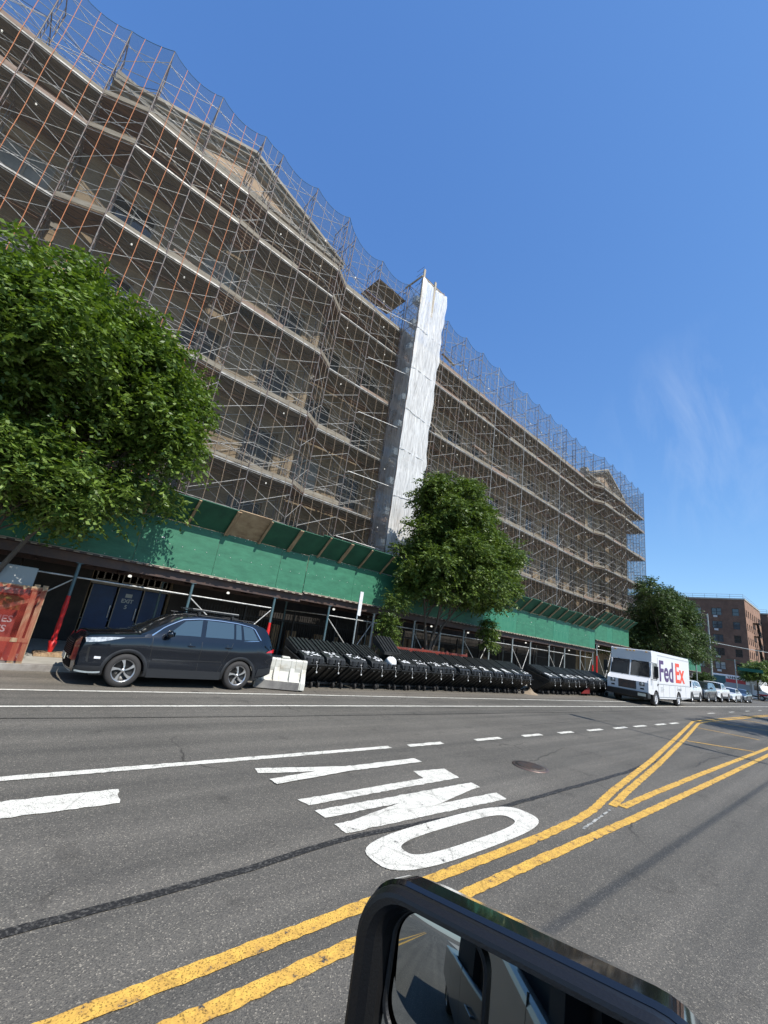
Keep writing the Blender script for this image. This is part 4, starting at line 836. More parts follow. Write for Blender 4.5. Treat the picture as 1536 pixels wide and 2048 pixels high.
# ---------------- cars ----------------
def I(x,pts): return float(np.interp(x,[p[0] for p in pts],[p[1] for p in pts]))
def smooth_pts(pts,n=60,k=3):
    xs=np.linspace(pts[0][0],pts[-1][0],n*3); ys=np.interp(xs,[p[0] for p in pts],[p[1] for p in pts])
    for _ in range(k): ys[1:-1]=(ys[:-2]+2*ys[1:-1]+ys[2:])/4
    return list(zip(xs,ys))
def wheel(root,x,y,r,w,side,style=0,hub='rim'):
    """side=-1: outer face towards -y"""
    mb=MB(); s=side
    mb.lathe([(r*.66,s*w*.5*.98),(r*.70,s*w*.54),(r*.93,s*w*.5),(r*.985,s*w*.38),(r,s*w*.2),(r,-s*w*.2),(r*.97,-s*w*.45),(r*.7,-s*w*.5)],(x,y,r),'y',40)
    tyre=mb.build('wheel','rubber',root)
    rm=MB(); ro=s*w*.44
    rm.cur=0; rm.lathe([(r*.60,ro*.75),(r*.64,ro),(r*.67,ro*1.06),(r*.685,ro)],(x,y,r),'y',40)
    rm.cur=1; rm.lathe([(0.001,ro*.25),(r*.61,ro*.25),(r*.62,ro*.8)],(x,y,r),'y',32)
    rm.cur=0
    if style==0:
        for k in range(5):
            a0=2*PI*k/5+.3
            for tw,wi in ((0,.115),):
                pts=[]
                for rad,da,hw in ((r*.12,0,.30),(r*.3,.04,.155),(r*.46,.13,.145),(r*.63,.22,.17)):
                    pts.append((rad,a0+da-hw,a0+da+hw))
                for i in range(3):
                    P=[]
                    for rad,aa,ab in (pts[i],pts[i+1]):
                        for a in (aa,ab): P.append((x+rad*math.cos(a),y+ro*(.93 if i or rad>r*.2 else .98),r+rad*math.sin(a)))
                    Q=[(p[0],p[1]-ro*.28,p[2]) for p in P]
                    rm.add(P+Q,[(0,1,3,2),(4,6,7,5),(0,2,6,4),(1,5,7,3)])
    else:
        for k in range(10 if style==1 else 8):
            a=2*PI*k/(10 if style==1 else 8); rm.beam((x+r*.1*math.cos(a),y+ro*.85,r+r*.1*math.sin(a)),(x+r*.62*math.cos(a),y+ro*.85,r+r*.62*math.sin(a)),.03,abs(ro)*.25,(0,1,0))
    rm.lathe([(0.001,ro*.98),(r*.1,ro*.96),(r*.13,ro*.7)],(x,y,r),'y',16)
    rm.build('rim',[hub,'rim_dark'],tyre)
    return tyre
def car(name,label,loc,rz,p,group=None,detail=1,cat='car'):
    Lc,W=p['L'],p['W']; root=T(name,label,cat,loc,rz,group,local=True)
    belt=smooth_pts(p['belt']); roof=smooth_pts(p['roof'],k=2); ra=p['ra']; rw=p['rw']; xw=p['wheels']; body=p['mat']
    z0=p.get('z0',.27)
    def zbot(x):
        z=z0+ (.12*(max(0,.45-x)/.45)**1.3)+(.16*(max(0,x-(Lc-.5))/.5))
        for c in xw:
            if abs(x-c)<ra: z=max(z,rw*.95+math.sqrt(ra*ra-(x-c)**2))
        return z
    def plan(x):
        a=max(0,(.5-x)/.5); b=max(0,(x-(Lc-.55))/.55)
        return 1-.15*a**2.2-.13*b**2.4
    def ys(x,z):
        zb=I(x,belt); t=(z-.25)/max(.2,zb-.25)
        bl=np.interp(t,[0,.15,.38,.45,.72,.86,1],[.955,.985,.985,.972,1.0,.985,.945])
        return -W/2*plan(x)*float(bl)
    def yg(x,z):
        zb=I(x,belt); zr=I(x,roof); t=(z-zb)/max(.01,(p['H']-zb)); 
        return -W/2*plan(x)*(.925-.20*max(0,t)**1.15)
    xs=sorted(set([0,.015,.04,.08,.14,.2]+[i*Lc/70 for i in range(1,70)]+[c+s*ra*q for c in xw for s in (-1,1) for q in (1.001,.995,.97,.93,.86,.75,.6,.4,.2)]+[Lc-.12,Lc-.06,Lc-.02,Lc]))
    bd=MB(); bd.smooth=True; gl=MB(); gl.smooth=True; rgm=MB(); rgm.smooth=True; secs=[]
    for x in xs:
        zb=I(x,belt); zr=max(zb,I(x,roof)); zo=min(zbot(x),zb-.02); sec=[]
        for j in range(9): z=zo+(zb-zo)*j/8; sec.append((x,ys(x,z),z))
        g=zr-zb
        for j in range(1,5): z=zb+g*j/4; sec.append((x,yg(x,z) if g>.02 else ys(x,zb)*(1-.02*j),z+(.004*j if g<.02 else 0)))
        ye=sec[-1][1]; ze=sec[-1][2]
        for j in range(1,6): q=j/5; sec.append((x,ye*(1-q),ze+p.get('crown',.05)*(1-(1-q)**2)))
        secs.append(sec)
    n=len(secs[0])
    for sgn in (1,-1):
        for i in range(len(xs)-1):
            xm=(xs[i]+xs[i+1])/2
            for j in range(n-1):
                q=[secs[i][j],secs[i+1][j],secs[i+1][j+1],secs[i][j+1]]; q=[(a,b*sgn,c) for a,b,c in q]
                tgt=gl if (j>=12 and p['ws'][0]<xm<p['ws'][1]) else (rgm if j>=12 and p['rg'][0]<xm<p['rg'][1] else bd)
                tgt.add(q if sgn==1 else q[::-1],[(0,1,2,3)])
    for k,rev in ((0,1),(-1,0)):
        sec=secs[k]; full=sec+[(a,-b,c) for a,b,c in sec[::-1][1:]]; bd.smooth=False; bd.add(full,[tuple(range(len(full)))])
    b=bd.build('body',body,root,fix=False)
    bm=bmesh.new(); bm.from_mesh(b.data); bmesh.ops.remove_doubles(bm,verts=bm.verts,dist=.0008); bmesh.ops.recalc_face_normals(bm,faces=bm.faces); bm.to_mesh(b.data); bm.free()
    md=b.modifiers.new('split','EDGE_SPLIT'); md.split_angle=math.radians(32)
    g=gl.build('windscreen','glass_dark',root); rgm.build('rear_window','glass_dark',root)
    def patch(name,lo,hi,m,fn,off=.008,par=b,nu=14,nv=3,both=True):
        for sgn in ((1,-1) if both else (1,)):
            mb=MB()
            def f(u,v):
                x=I(u,[(i/(len(lo)-1),q[0]) for i,q in enumerate(lo)]); zl=I(u,[(i/(len(lo)-1),q[1]) for i,q in enumerate(lo)])
                x2=I(u,[(i/(len(hi)-1),q[0]) for i,q in enumerate(hi)]); zh=I(u,[(i/(len(hi)-1),q[1]) for i,q in enumerate(hi)])
                X=x+(x2-x)*v; Z=zl+(zh-zl)*v; return (X,(fn(X,Z)-off)*sgn,Z)
            mb.grid(f,nu,nv); mb.build(name,m,par)
    for lo,hi in p['windows']: patch('window',lo,hi,p.get('glass','glass_dark'),yg,.006,root)
    if detail:
        for lo,hi in p['trimw']: patch('window_trim',lo,hi,'chrome',yg,.010,root,24,1)
        for nm,lo,hi,m,off in p['patches']: patch(nm,lo,hi,m,ys,off,root)
        for c in xw:
            for sgn in (1,-1):
                arch=MB()
                def f(u,v,c=c,sgn=sgn):
                    a=PI*(-.06+1.12*u); r=ra+.004+(.075)*v; X=c-r*math.cos(a); Z=max(z0-.02,rw*.95+r*math.sin(a)); return (X,(ys(X,Z)-.012-.010*math.sin(PI*v))*sgn,Z)
                arch.grid(f,24,4); arch.build('arch_trim','car_trim',root,fix=False)
        for sgn in (1,-1): sill=MB(); sill.grid(lambda u,v: (xw[0]+ra+.07+u*(xw[1]-xw[0]-2*ra-.14),(ys(xw[0]+ra+.2,z0+.1)-.012)*sgn,z0-.03+.19*v),6,2); sill.build('sill_trim','car_trim',root,fix=False)
        gap=MB()
        for X0,Z0,X1,Z1 in p['gaps']:
            for sgn in (1,-1):
                P=[]; 
                for k in range(13):
                    X=X0+(X1-X0)*k/12; Z=Z0+(Z1-Z0)*k/12; P.append((X,Z))
                for k in range(12):
                    (a,bz),(c2,d2)=P[k],P[k+1]; vert=abs(Z1-Z0)>abs(X1-X0); dx,dz=(.005,0) if vert else (0,.005)
                    gap.add([(a-dx,(ys(a-dx,bz-dz)-.003)*sgn,bz-dz),(a+dx,(ys(a+dx,bz+dz)-.003)*sgn,bz+dz),(c2+dx,(ys(c2+dx,d2+dz)-.003)*sgn,d2+dz),(c2-dx,(ys(c2-dx,d2-dz)-.003)*sgn,d2-dz)],[(0,1,2,3)])
        gap.build('door_gap','rim_dark',root,fix=False)
        for sgn in (-1,1):
            for X,Z in p['handles']:
                y=abs(ys(X,Z)); mb=MB(); mb.tube((X-.09,sgn*(y+.028),Z),(X+.09,sgn*(y+.028),Z),.013,8); mb.tube((X-.08,sgn*(y-.01),Z),(X-.08,sgn*(y+.03),Z),.011,6); mb.tube((X+.08,sgn*(y-.01),Z),(X+.08,sgn*(y+.03),Z),.011,6); mb.lathe([(0,0),(.05,.001),(.055,.004)],(X-.02,sgn*(y+.003),Z),'y',14); mb.build('door_handle',body,root)
            mx_,mz=p['mir']; y=abs(yg(mx_,mz)); mb=MB()
            mb.grid(lambda u,v: (mx_+.02+.085*math.sin(PI*v)*math.cos(2*PI*u)*(1.15-.3*v),sgn*(y+.06+.12+.12*math.cos(PI*v)*-1*1),mz+.05+.085*math.sin(PI*v)*math.sin(2*PI*u)),16,10)
            mr_=mb.build('wing_mirror',body,root); mb=MB(); mb.beam((mx_+.02,sgn*(y-.02),mz-.03),(mx_+.04,sgn*(y+.12),mz),.08,.04); mb.build('stalk','car_trim',mr_)
            mb=MB(); mb.box(mx_+.098,mx_+.104,sgn*(y+.08),sgn*(y+.27),mz,mz+.1); mb.build('mirror_glass','glass_sky',mr_)
    wl=MB()
    for c in xw:
        for sgn in (1,-1):
            yy=abs(ys(c,rw*.95+ra)); wl.grid(lambda u,v: (c-ra*math.cos(PI*u)*1.0,sgn*(yy-.01-.42*v),rw*.95+ra*math.sin(PI*u)),12,1); wl.add([(c-ra,sgn*(yy-.43),.2),(c+ra,sgn*(yy-.43),.2),(c+ra,sgn*(yy-.43),rw+ra),(c-ra,sgn*(yy-.43),rw+ra)],[(0,1,2,3)])
    wl.box(.35,Lc-.3,-W/2+.3,W/2-.3,.2,.42); wl.build('underbody','rim_dark',root,fix=False)
    for c in xw:
        for sgn in (-1,1): wheel(root,c,sgn*(W/2-.125),rw,.235,sgn,p.get('rim',0))
    return root,ys,yg
SUV=dict(L=4.6,W=1.86,H=1.72,mat='car_navy',wheels=(.93,3.62),ra=.405,rw=.362,crown=.045,
 belt=[(0,.84),(.04,1.0),(.1,1.04),(.25,1.065),(.6,1.10),(1.05,1.145),(1.2,1.15),(1.35,1.135),(2.5,1.135),(3.6,1.17),(4.2,1.22),(4.5,1.12),(4.6,1.02)],
 roof=[(0,.84),(1.0,1.13),(1.1,1.17),(1.6,1.46),(1.92,1.62),(2.25,1.70),(2.8,1.715),(3.4,1.71),(3.9,1.68),(4.2,1.62),(4.33,1.52),(4.55,1.08),(4.6,1.0)],
 ws=(1.03,2.0),rg=(4.2,4.5),glass='glass_sky',
 windows=[([(1.62,1.155),(2.46,1.16)],[(2.04,1.56),(2.46,1.63)]),([(2.58,1.165),(3.34,1.19)],[(2.58,1.635),(3.30,1.635)]),([(3.40,1.195),(3.56,1.215)],[(3.36,1.63),(3.50,1.62)]),([(3.64,1.225),(4.03,1.29)],[(3.56,1.61),(3.84,1.575)])],
 trimw=[([(1.34,1.15),(1.58,1.37),(1.96,1.58),(2.4,1.65),(2.9,1.662),(3.4,1.65),(3.88,1.59),(4.1,1.29)],[(1.32,1.17),(1.58,1.39),(1.96,1.60),(2.4,1.668),(2.9,1.68),(3.4,1.668),(3.9,1.60),(4.13,1.29)]),([(1.45,1.135),(2.5,1.145),(3.3,1.17),(4.06,1.262)],[(1.45,1.145),(2.5,1.155),(3.3,1.18),(4.06,1.275)])],
 patches=[('headlight',[(.08,.90),(.35,.94),(.72,1.04)],[(.05,.99),(.35,1.035),(.78,1.068)],'lamp_clear',.012),('door_moulding',[(1.45,.62),(3.1,.66)],[(1.45,.65),(3.1,.69)],'car_trim',.016),('fog_vent',[(.17,.52),(.21,.50)],[(.14,.80),(.18,.82)],'rim_dark',.006),('tail_light',[(4.3,.98),(4.585,.99)],[(4.38,1.03),(4.59,1.08)],'lamp_red',.018),('bumper_strip',[(.02,.30),(.5,.30)],[(.02,.42),(.5,.44)],'car_trim',.012),('rear_bumper_trim',[(4.12,.35),(4.58,.44)],[(4.15,.55),(4.59,.60)],'car_trim',.012)],
 gaps=[(1.42,.42,1.36,1.12),(2.52,.40,2.52,1.12),(3.2,.80,3.33,1.15),(3.05,.42,3.2,.80),(.1,.97,1.3,1.115)],handles=[(2.27,1.0),(3.22,1.03)],mir=(1.66,1.19))
suv,ysf,ygf=car('parked_car','dark navy estate car parked under the tree with a ski rack on its roof',(1.56,12.05,0),0.0,SUV,detail=1)
# nose details
def nose(u,v,z0=.30,z1=1.0,yw=.86,off=0):
    y=(2*u-1)*yw; z=z0+(z1-z0)*v; t=abs(y)/.92
    k=(.55+.45*min(1,(z-.25)/.25)) * (1 if z<.8 else 1-.55*((z-.8)/.18)**1.5)
    return (-(.125*(1-t**2.6)+off)*k,y,z)
mb=MB(); mb.grid(nose,22,12); mb.build('front_bumper','car_navy',suv)
mb=MB(); mb.grid(lambda u,v: nose(u,v,.56,.90,.60-.1*abs(v-.4),.012),18,6,False); gr_=mb.build('grille','grille_black',suv)
mb=MB()
for k in range(8): mb.grid(lambda u,v: nose(u,v,.585+.037*k,.597+.037*k,.57,.022),14,1)
mb.build('grille_bar','car_trim',gr_)
mb=MB(); mb.grid(lambda u,v: nose(u,v,.34,.50,.66,.012),18,3,False); mb.build('lower_grille','grille_black',suv)
mb=MB(); mb.box(-.15,-.139,-.28,.24,.46,.58); mb.build('number_plate','plate',suv)
mb=MB()
for s in (-1,1): mb.grid(lambda u,v: (.02+.46*u,(ysf(.02+.46*u,.4)-.028)*(-s),.285+.035*v-.05*math.sin(PI*u)*0+.06*(u-.5)**2),10,1)
mb.grid(lambda u,v: nose(u,v,.285,.315,.80,.008),16,1); mb.build('skid_trim','pale_steel',suv,fix=False)
mb=MB()
for s in (-1,1):
    mb.tube((2.0,s*.62,1.73),(3.95,s*.6,1.74),.018,6)
    for x in (2.1,3.0,3.85): mb.tube((x,s*.62,1.66),(x,s*.62,1.735),.02,6)
mb.build('roof_rail','car_trim',suv)
rk=MB(); RZ=.06
for x in (2.35,3.25): rk.beam((x,-.66,1.74),(x,.66,1.74),.06,.03); rk.beam((x-.03,-.62,1.70),(x+.03,-.62,1.72),.1,.09); rk.beam((x-.03,.62,1.70),(x+.03,.62,1.72),.1,.09)
for y in (-.5,-.36,.36,.5): rk.beam((2.2,y,1.80),(3.45,y,1.80),.07,.035)
rk.v=[(a,b,c+.06) for a,b,c in rk.v]; rk.build('roof_rack','black_plastic',suv)
mb=MB(); mb.beam((2.2,-.5,1.886),(3.45,-.5,1.886),.05,.012); mb.build('rack_strip','steel',suv)
mb=MB(); mb.grid(lambda u,v: (.30+.12*u,ysf(.3+.12*u,.6)-.014,.58+.05*v+.0),6,2); mb.build('sticker','white_mark',suv)
mb=MB(); mb.box(1.5,1.62,-.5,-.38,1.262,1.268); mb.build('permit','tape',suv)
def far(name,label,x,y,mt,kind,rz=0,group='cars parked along the far kerb'):
    q=dict(SUV); q['mat']=mt; q['rim']=1; q['glass']='glass_dark'; q['gaps']=[(1.42,.42,1.36,1.1),(2.52,.40,2.52,1.1)]
    if kind=='sedan':
        q.update(L=4.7,W=1.82,H=1.44,ra=.36,rw=.33,wheels=(.93,3.68),belt=[(0,.66),(.1,.74),(.6,.84),(1.25,.92),(2.5,.94),(3.6,.98),(4.3,.98),(4.6,.9),(4.7,.8)],roof=[(0,.66),(1.25,.92),(1.4,.98),(2.1,1.34),(2.6,1.42),(3.1,1.40),(3.6,1.22),(4.1,1.0),(4.7,.8)],ws=(1.32,2.15),rg=(3.3,4.05),z0=.22,
          windows=[([(1.75,.96),(2.6,.96)],[(2.15,1.29),(2.6,1.35)]),([(2.66,.97),(3.7,1.0)],[(2.66,1.35),(3.3,1.28)])],trimw=[],handles=[(2.4,.84),(3.4,.86)],mir=(1.75,1.0),
          patches=[('headlight',[(.04,.60),(.5,.72)],[(.04,.70),(.55,.79)],'lamp_clear',.012),('tail_light',[(4.4,.76),(4.68,.74)],[(4.4,.88),(4.68,.84)],'lamp_red',.012)],gaps=[(1.45,.35,1.4,.9),(2.6,.35,2.6,.92)])
    if kind=='pickup':
        q.update(L=5.3,W=1.92,H=1.8,ra=.43,rw=.39,wheels=(1.0,4.25),z0=.42,belt=[(0,1.0),(.1,1.1),(.7,1.16),(1.4,1.2),(2.8,1.22),(3.4,1.24),(5.2,1.24),(5.3,1.2)],roof=[(0,1.0),(1.4,1.2),(1.5,1.26),(2.0,1.7),(2.3,1.8),(3.2,1.79),(3.42,1.7),(3.5,1.24),(5.3,1.2)],ws=(1.42,2.12),rg=(3.35,3.5),
          windows=[([(1.8,1.25),(2.5,1.25)],[(2.1,1.66),(2.5,1.72)]),([(2.58,1.25),(3.34,1.27)],[(2.58,1.72),(3.28,1.7)])],trimw=[],handles=[(2.4,1.08),(3.2,1.08)],mir=(1.85,1.27),
          patches=[('headlight',[(.04,.86),(.35,.9)],[(.04,1.0),(.4,1.06)],'lamp_clear',.012)],gaps=[(1.55,.5,1.5,1.16),(2.55,.5,2.55,1.2)])
    r,_,_=car(name,label,(x,y,0),rz,q,group); 
    mb=MB(); mb.box(-.012,.04,-.5,.5,.42,.62); mb.build('grille','rim_dark',r)
    return r
far('parked_car','white crossover parked first behind the parcel van',43.6,10.95,'white_car','suv')
far('parked_car','dark grey crossover between the white crossover and the white pickup',49.2,10.95,'grey_car','suv')
far('parked_pickup','white pickup truck in the middle of the parked row',54.3,10.95,'white_car','pickup')
far('parked_car','low white saloon behind the white pickup',60.6,10.8,'white_car','sedan')
far('parked_car','dark saloon last in the parked row before the crossing',66.2,10.7,'grey_car','sedan')

# ---------------- parcel van ----------------
van=T('parcel_van','white parcel delivery van with purple and orange lettering at the kerb','van',(29.85,10.02,0),math.radians(-1.2),local=True)
VL,VW,VH=8.25,2.34,3.2; w2=VW/2
mb=MB()
box_=[( .82,.62),(VL,.62),(VL,VH-.12),(VL-.1,VH-.03),(1.0,VH),(.74,VH),(.66,VH-.08),(.70,2.55),(.78,1.55),(.82,1.5)]
# cargo box with rounded upper edges
def sec(x,z0,z1,w,r=.09): return [(x,-w,z0),(x,-w,z1-r),(x,-w+r*.3,z1-r*.3),(x,-w+r,z1),(x,w-r,z1),(x,w-r*.3,z1-r*.3),(x,w,z1-r),(x,w,z0)]
ss=[sec(.62,2.48,VH-.02,w2-.02),sec(.66,2.48,VH,w2),sec(1.75,2.48,VH,w2)]
def loft(mb,ss):
    n=len(ss[0]); 
    for i in range(len(ss)-1): mb.add(ss[i]+ss[i+1],[(j,j+1,n+j+1,n+j) for j in range(n-1)]+[(n-1,0,n,2*n-1)])
    mb.add(ss[0],[tuple(range(n))]); mb.add(ss[-1],[tuple(range(n))[::-1]])
# front fascia (hood nose), windscreen pillar zone, body
wa=[(1.25,2.15)]
ra_=.5
arch=[(1.3+ra_*math.cos(t),.42+ra_*math.sin(t)) for t in [PI*k/14 for k in range(15)]][::-1]
arch2=[(5.65+ra_*math.cos(t),.42+ra_*math.sin(t)) for t in [PI*k/14 for k in range(15)]][::-1]
side=[(.30,.66)]+[a for a in arch if a[1]>.6]+[(1.9,.42),(5.05,.42)]+[a for a in arch2 if a[1]>.45]+[(6.3,.42),(VL,.5),(VL,VH-.14),(VL-.12,VH-.02),(.72,VH),(.64,VH-.1),(.64,2.5),(.62,2.35),(.36,1.58),(.05,1.42),(.0,1.3),(.0,.74)]
for s in (-1,1):
    mb.cur=0; mb.prism(side,'y',s*w2,s*(w2-.04))
mb.box(.70,VL-.06,-w2+.05,w2-.05,VH-.05,VH-.012); mb.box(VL-.05,VL-.002,-w2+.045,w2-.045,.5,VH-.1)
mb.add([(0.002,-w2+.04,.74),(0.002,w2-.04,.74),(.002,w2-.04,1.3),(.002,-w2+.04,1.3)],[(0,1,2,3)]); mb.add([(.002,-w2+.04,1.3),(.002,w2-.04,1.3),(.36,w2-.04,1.578),(.36,-w2+.04,1.578)],[(0,1,2,3)])
mb.box(.642,.7,-w2+.04,w2-.04,2.5,VH-.05); mb.box(.55,.68,-w2-.003,-w2+.12,1.58,2.5); mb.box(.55,.68,w2-.12,w2+.003,1.58,2.5)
mb.beam((.385,0,1.58),(.645,0,2.5),.08,.05,(1,0,0)); mb.box(.34,.5,-w2+.04,w2-.04,1.54,1.60)
mb.build('body','fedex_white',van,bevel=.02)
mb=MB()
for a,b in ((-w2+.08,-.05),(.05,w2-.08)):
    A=Vector((.372,0,1.62)); B=Vector((.628,0,2.47)); 
    mb.add([(A.x,a+.04,A.z),(A.x,b-.04,A.z),(A.x+.02,b,A.z+.06),(B.x-.02,b,B.z-.06),(B.x,b-.05,B.z),(B.x,a+.05,B.z),(B.x-.02,a,B.z-.06),(A.x+.02,a,A.z+.06)],[tuple(range(8))])
mb.build('windscreen','glass_dark',van)
mb=MB()
for y in (-.55,.4): mb.beam((.36,y,1.62),(.33,y,1.60),.03,.03); mb.tube((.60,y+.35,2.52),(.56,y-.1,2.36),.012,5)
mb.build('wiper','iron',van)
mb=MB(); mb.box(-.02,.0,-.46,.46,.86,1.27); 
for k in range(14): mb.box(-.035,-.02,-.44+k*.064,-.42+k*.064,.88,1.25)
mb.build('grille','dark_steel',van)
mb=MB(); mb.box(-.028,-.0,-.5,.5,.83,.86); mb.box(-.028,0,-.5,.5,1.27,1.3); mb.box(-.028,0,-.5,-.462,.86,1.27); mb.box(-.028,0,.462,.5,.86,1.27); mb.build('grille_surround','grey_car',van)
for s in (-1,1):
    mb=MB(); mb.box(-.03,0,s*.82-.14,s*.82+.14,1.07,1.29); h=mb.build('headlight','grey_car',van,bevel=.02)
    mb=MB(); mb.lathe([(0,-.045),(.085,-.04),(.09,-.03)],(0,s*.82,1.18),'x',16); mb.build('lens','lamp_clear',h)
    mb=MB(); mb.box(-.02,0,s*.82-.1,s*.82+.1,.87,.95); mb.build('fog_lamp','glass_dark',van)
mb=MB(); mb.box(-.14,.32,-w2-.0,w2,.40,.73); mb.build('bumper','black_plastic',van,bevel=.04)
mb=MB(); mb.box(-.155,-.142,-1.05,-.62,.5,.66); mb.build('number_plate','plate',van)
mb=MB(); mb.cur=0
mb.box(.78,1.6,-w2-.006,-w2,1.55,2.45); mb.build('side_window','glass_dark',van)
mb=MB(); mb.box(1.66,1.675,-w2-.012,-w2,.5,VH-.35); mb.box(.7,.712,-w2-.012,-w2,.95,2.5); mb.box(.7,1.675,-w2-.013,-w2-.001,2.48,2.5); mb.box(1.7,VL-.05,-w2-.012,-w2,1.28,1.31); mb.box(1.7,VL-.05,-w2-.014,-w2,.52,.56); mb.box(1.66,VL,-w2-.012,-w2,VH-.2,VH-.18); 
for k in range(5): mb.box(2.6+1.15*k,2.606+1.15*k,-w2-.008,-w2,.56,1.26)
mb.build('panel_seam','uhaul_grey',van)
mb=MB()
for k in range(60): mb.box(1.75+.107*k,1.765+.107*k,-w2-.010,-w2,VH-.26,VH-.245); mb.box(1.75+.107*k,1.765+.107*k,-w2-.010,-w2,1.34,1.355)
mb.build('rivets','galv',van)
for y in (-.9,-.2,0,.2,.9): MB().box(.60,.645,y-.05,y+.05,VH-.14,VH-.09).build('marker_lamp','signal_yellow',van)
MB().box(1.5,1.6,-w2-.05,-w2-.02,1.2,1.3).build('door_handle','iron',van)
for s in (-1,1):
    mb=MB(); mb.tube((.6,s*(w2),2.5),(.5,s*(w2+.28),2.45),.018,6); mb.tube((.5,s*(w2+.28),2.45),(.5,s*(w2+.28),1.5),.018,6); mb.tube((.5,s*(w2+.28),1.5),(.5,s*w2,1.5),.018,6); mb.box(.44,.54,s*(w2+.28)-.11,s*(w2+.28)+.11,1.65,2.3); mr_=mb.build('wing_mirror','black_plastic',van,bevel=.015)
for cx,st in ((1.3,2),(5.65,2)):
    for s in (-1,1):
        wheel(van,cx,s*(w2-.15),.42,.26,s,st,'fedex_white')
mb=MB()
for cx in (1.3,5.65): 
    for s in (-1,1): mb.grid(lambda u,v: (cx-ra_*math.cos(PI*u),s*(w2-.03-.5*v),.42+ra_*math.sin(PI*u)),12,1)
mb.box(.3,VL-.3,-w2+.35,w2-.35,.3,.6); mb.box(VL-.1,VL+.12,-w2+.05,w2-.05,.42,.56); mb.build('chassis','rim_dark',van,fix=False)
mb=MB(); mb.box(VL+.0,VL+.03,-w2+.05,-w2+.16,.62,.85); mb.build('tail_light','lamp_red',van)
y_=-w2-.006
mb=MB(); text(mb,'Fed',1.75,(1.86,y_,1.50),(1,0,0),(0,0,1),.036,.004,sx=1.12); mb.build('lettering','fedex_purple',van)
mb=MB(); text(mb,'Ex',1.75,(5.02,y_,1.50),(1,0,0),(0,0,1),.036,.004,sx=1.12); mb.build('lettering','fedex_red',van)
mb=MB(); text(mb,'Fed',.3,(.14,.62,1.40),(0,-1,0),(.36,0,.278),.012,.003,sx=1.25); mb.build('lettering','fedex_purple',van)
mb=MB(); text(mb,'Ex',.3,(.14,.02,1.40),(0,-1,0),(.36,0,.278),.012,.003,sx=1.25); mb.build('lettering','fedex_red',van)
mb=MB(); text(mb,'Ground',.3,(5.3,y_,.98),(1,0,0),(0,0,1),0,.003)
for k in range(4): mb.box(2.1,2.55+.1*(k%3),y_-.002,y_+.002,.84+.08*k,.865+.08*k)
mb.build('lettering','uhaul_grey',van)

# ---------------- rental box truck ----------------
uh=T('box_truck','white and silver rental box truck crossing at the far junction','truck',(92.4,16.1,0),math.radians(-117),local=True)
# local x forward, side +y faces away; built nose at +x
mb=MB(); mb.box(-1.2,4.6,-1.15,1.15,.75,3.15); mb.box(4.603,5.5,-1.13,1.13,2.35,3.15); mb.build('cargo_box','white_car',uh,bevel=.08)
cab=MB(); cab.prism([(4.65,.6),(6.9,.6),(7.0,1.0),(6.9,1.2),(6.2,1.45),(5.75,2.2),(5.5,2.3),(4.65,2.3)],'y',-1.0,1.0); cab.build('cab','white_car',uh,bevel=.05)
mb=MB(); mb.prism([(5.0,1.4),(6.0,1.4),(5.62,2.1),(5.0,2.15)],'y',-1.012,-1.0); mb.prism([(5.0,1.4),(6.0,1.4),(5.62,2.1),(5.0,2.15)],'y',1.0,1.012); mb.build('window','glass_dark',uh)
y0=-1.158
mb=MB(); mb.box(-.9,4.6,y0,-1.151,.8,2.0); mb.build('panel','uhaul_grey',uh)
mb=MB(); mb.box(1.0,4.0,y0-.002,y0+.003,2.0,2.55); mb.prism([(5.2,.75),(6.7,.75),(6.9,1.0),(5.6,.95)],'y',-1.01,-1.003); mb.build('red_band','uhaul_red',uh)
mb=MB(); mb.prism([(-1.1,1.3),(.2,1.3),(.98,2.0),(.98,2.9),(-1.1,2.9)],'y',y0-.002,y0+.002); mb.build('picture_panel','uhaul_teal',uh)
mb=MB(); text(mb,'U-HAUL',.5,(1.3,y0-.003,2.62),(1,0,0),(0,0,1),.02,.003,sx=1.35); mb.build('lettering','ink',uh)
for cx in (.6,6.0):
    for s in (-1,1): wheel(uh,cx,s*.95,.4,.26,s,2)
mb=MB(); mb.box(-1.1,6.4,-.7,.7,.4,.74); mb.build('chassis','rim_dark',uh)

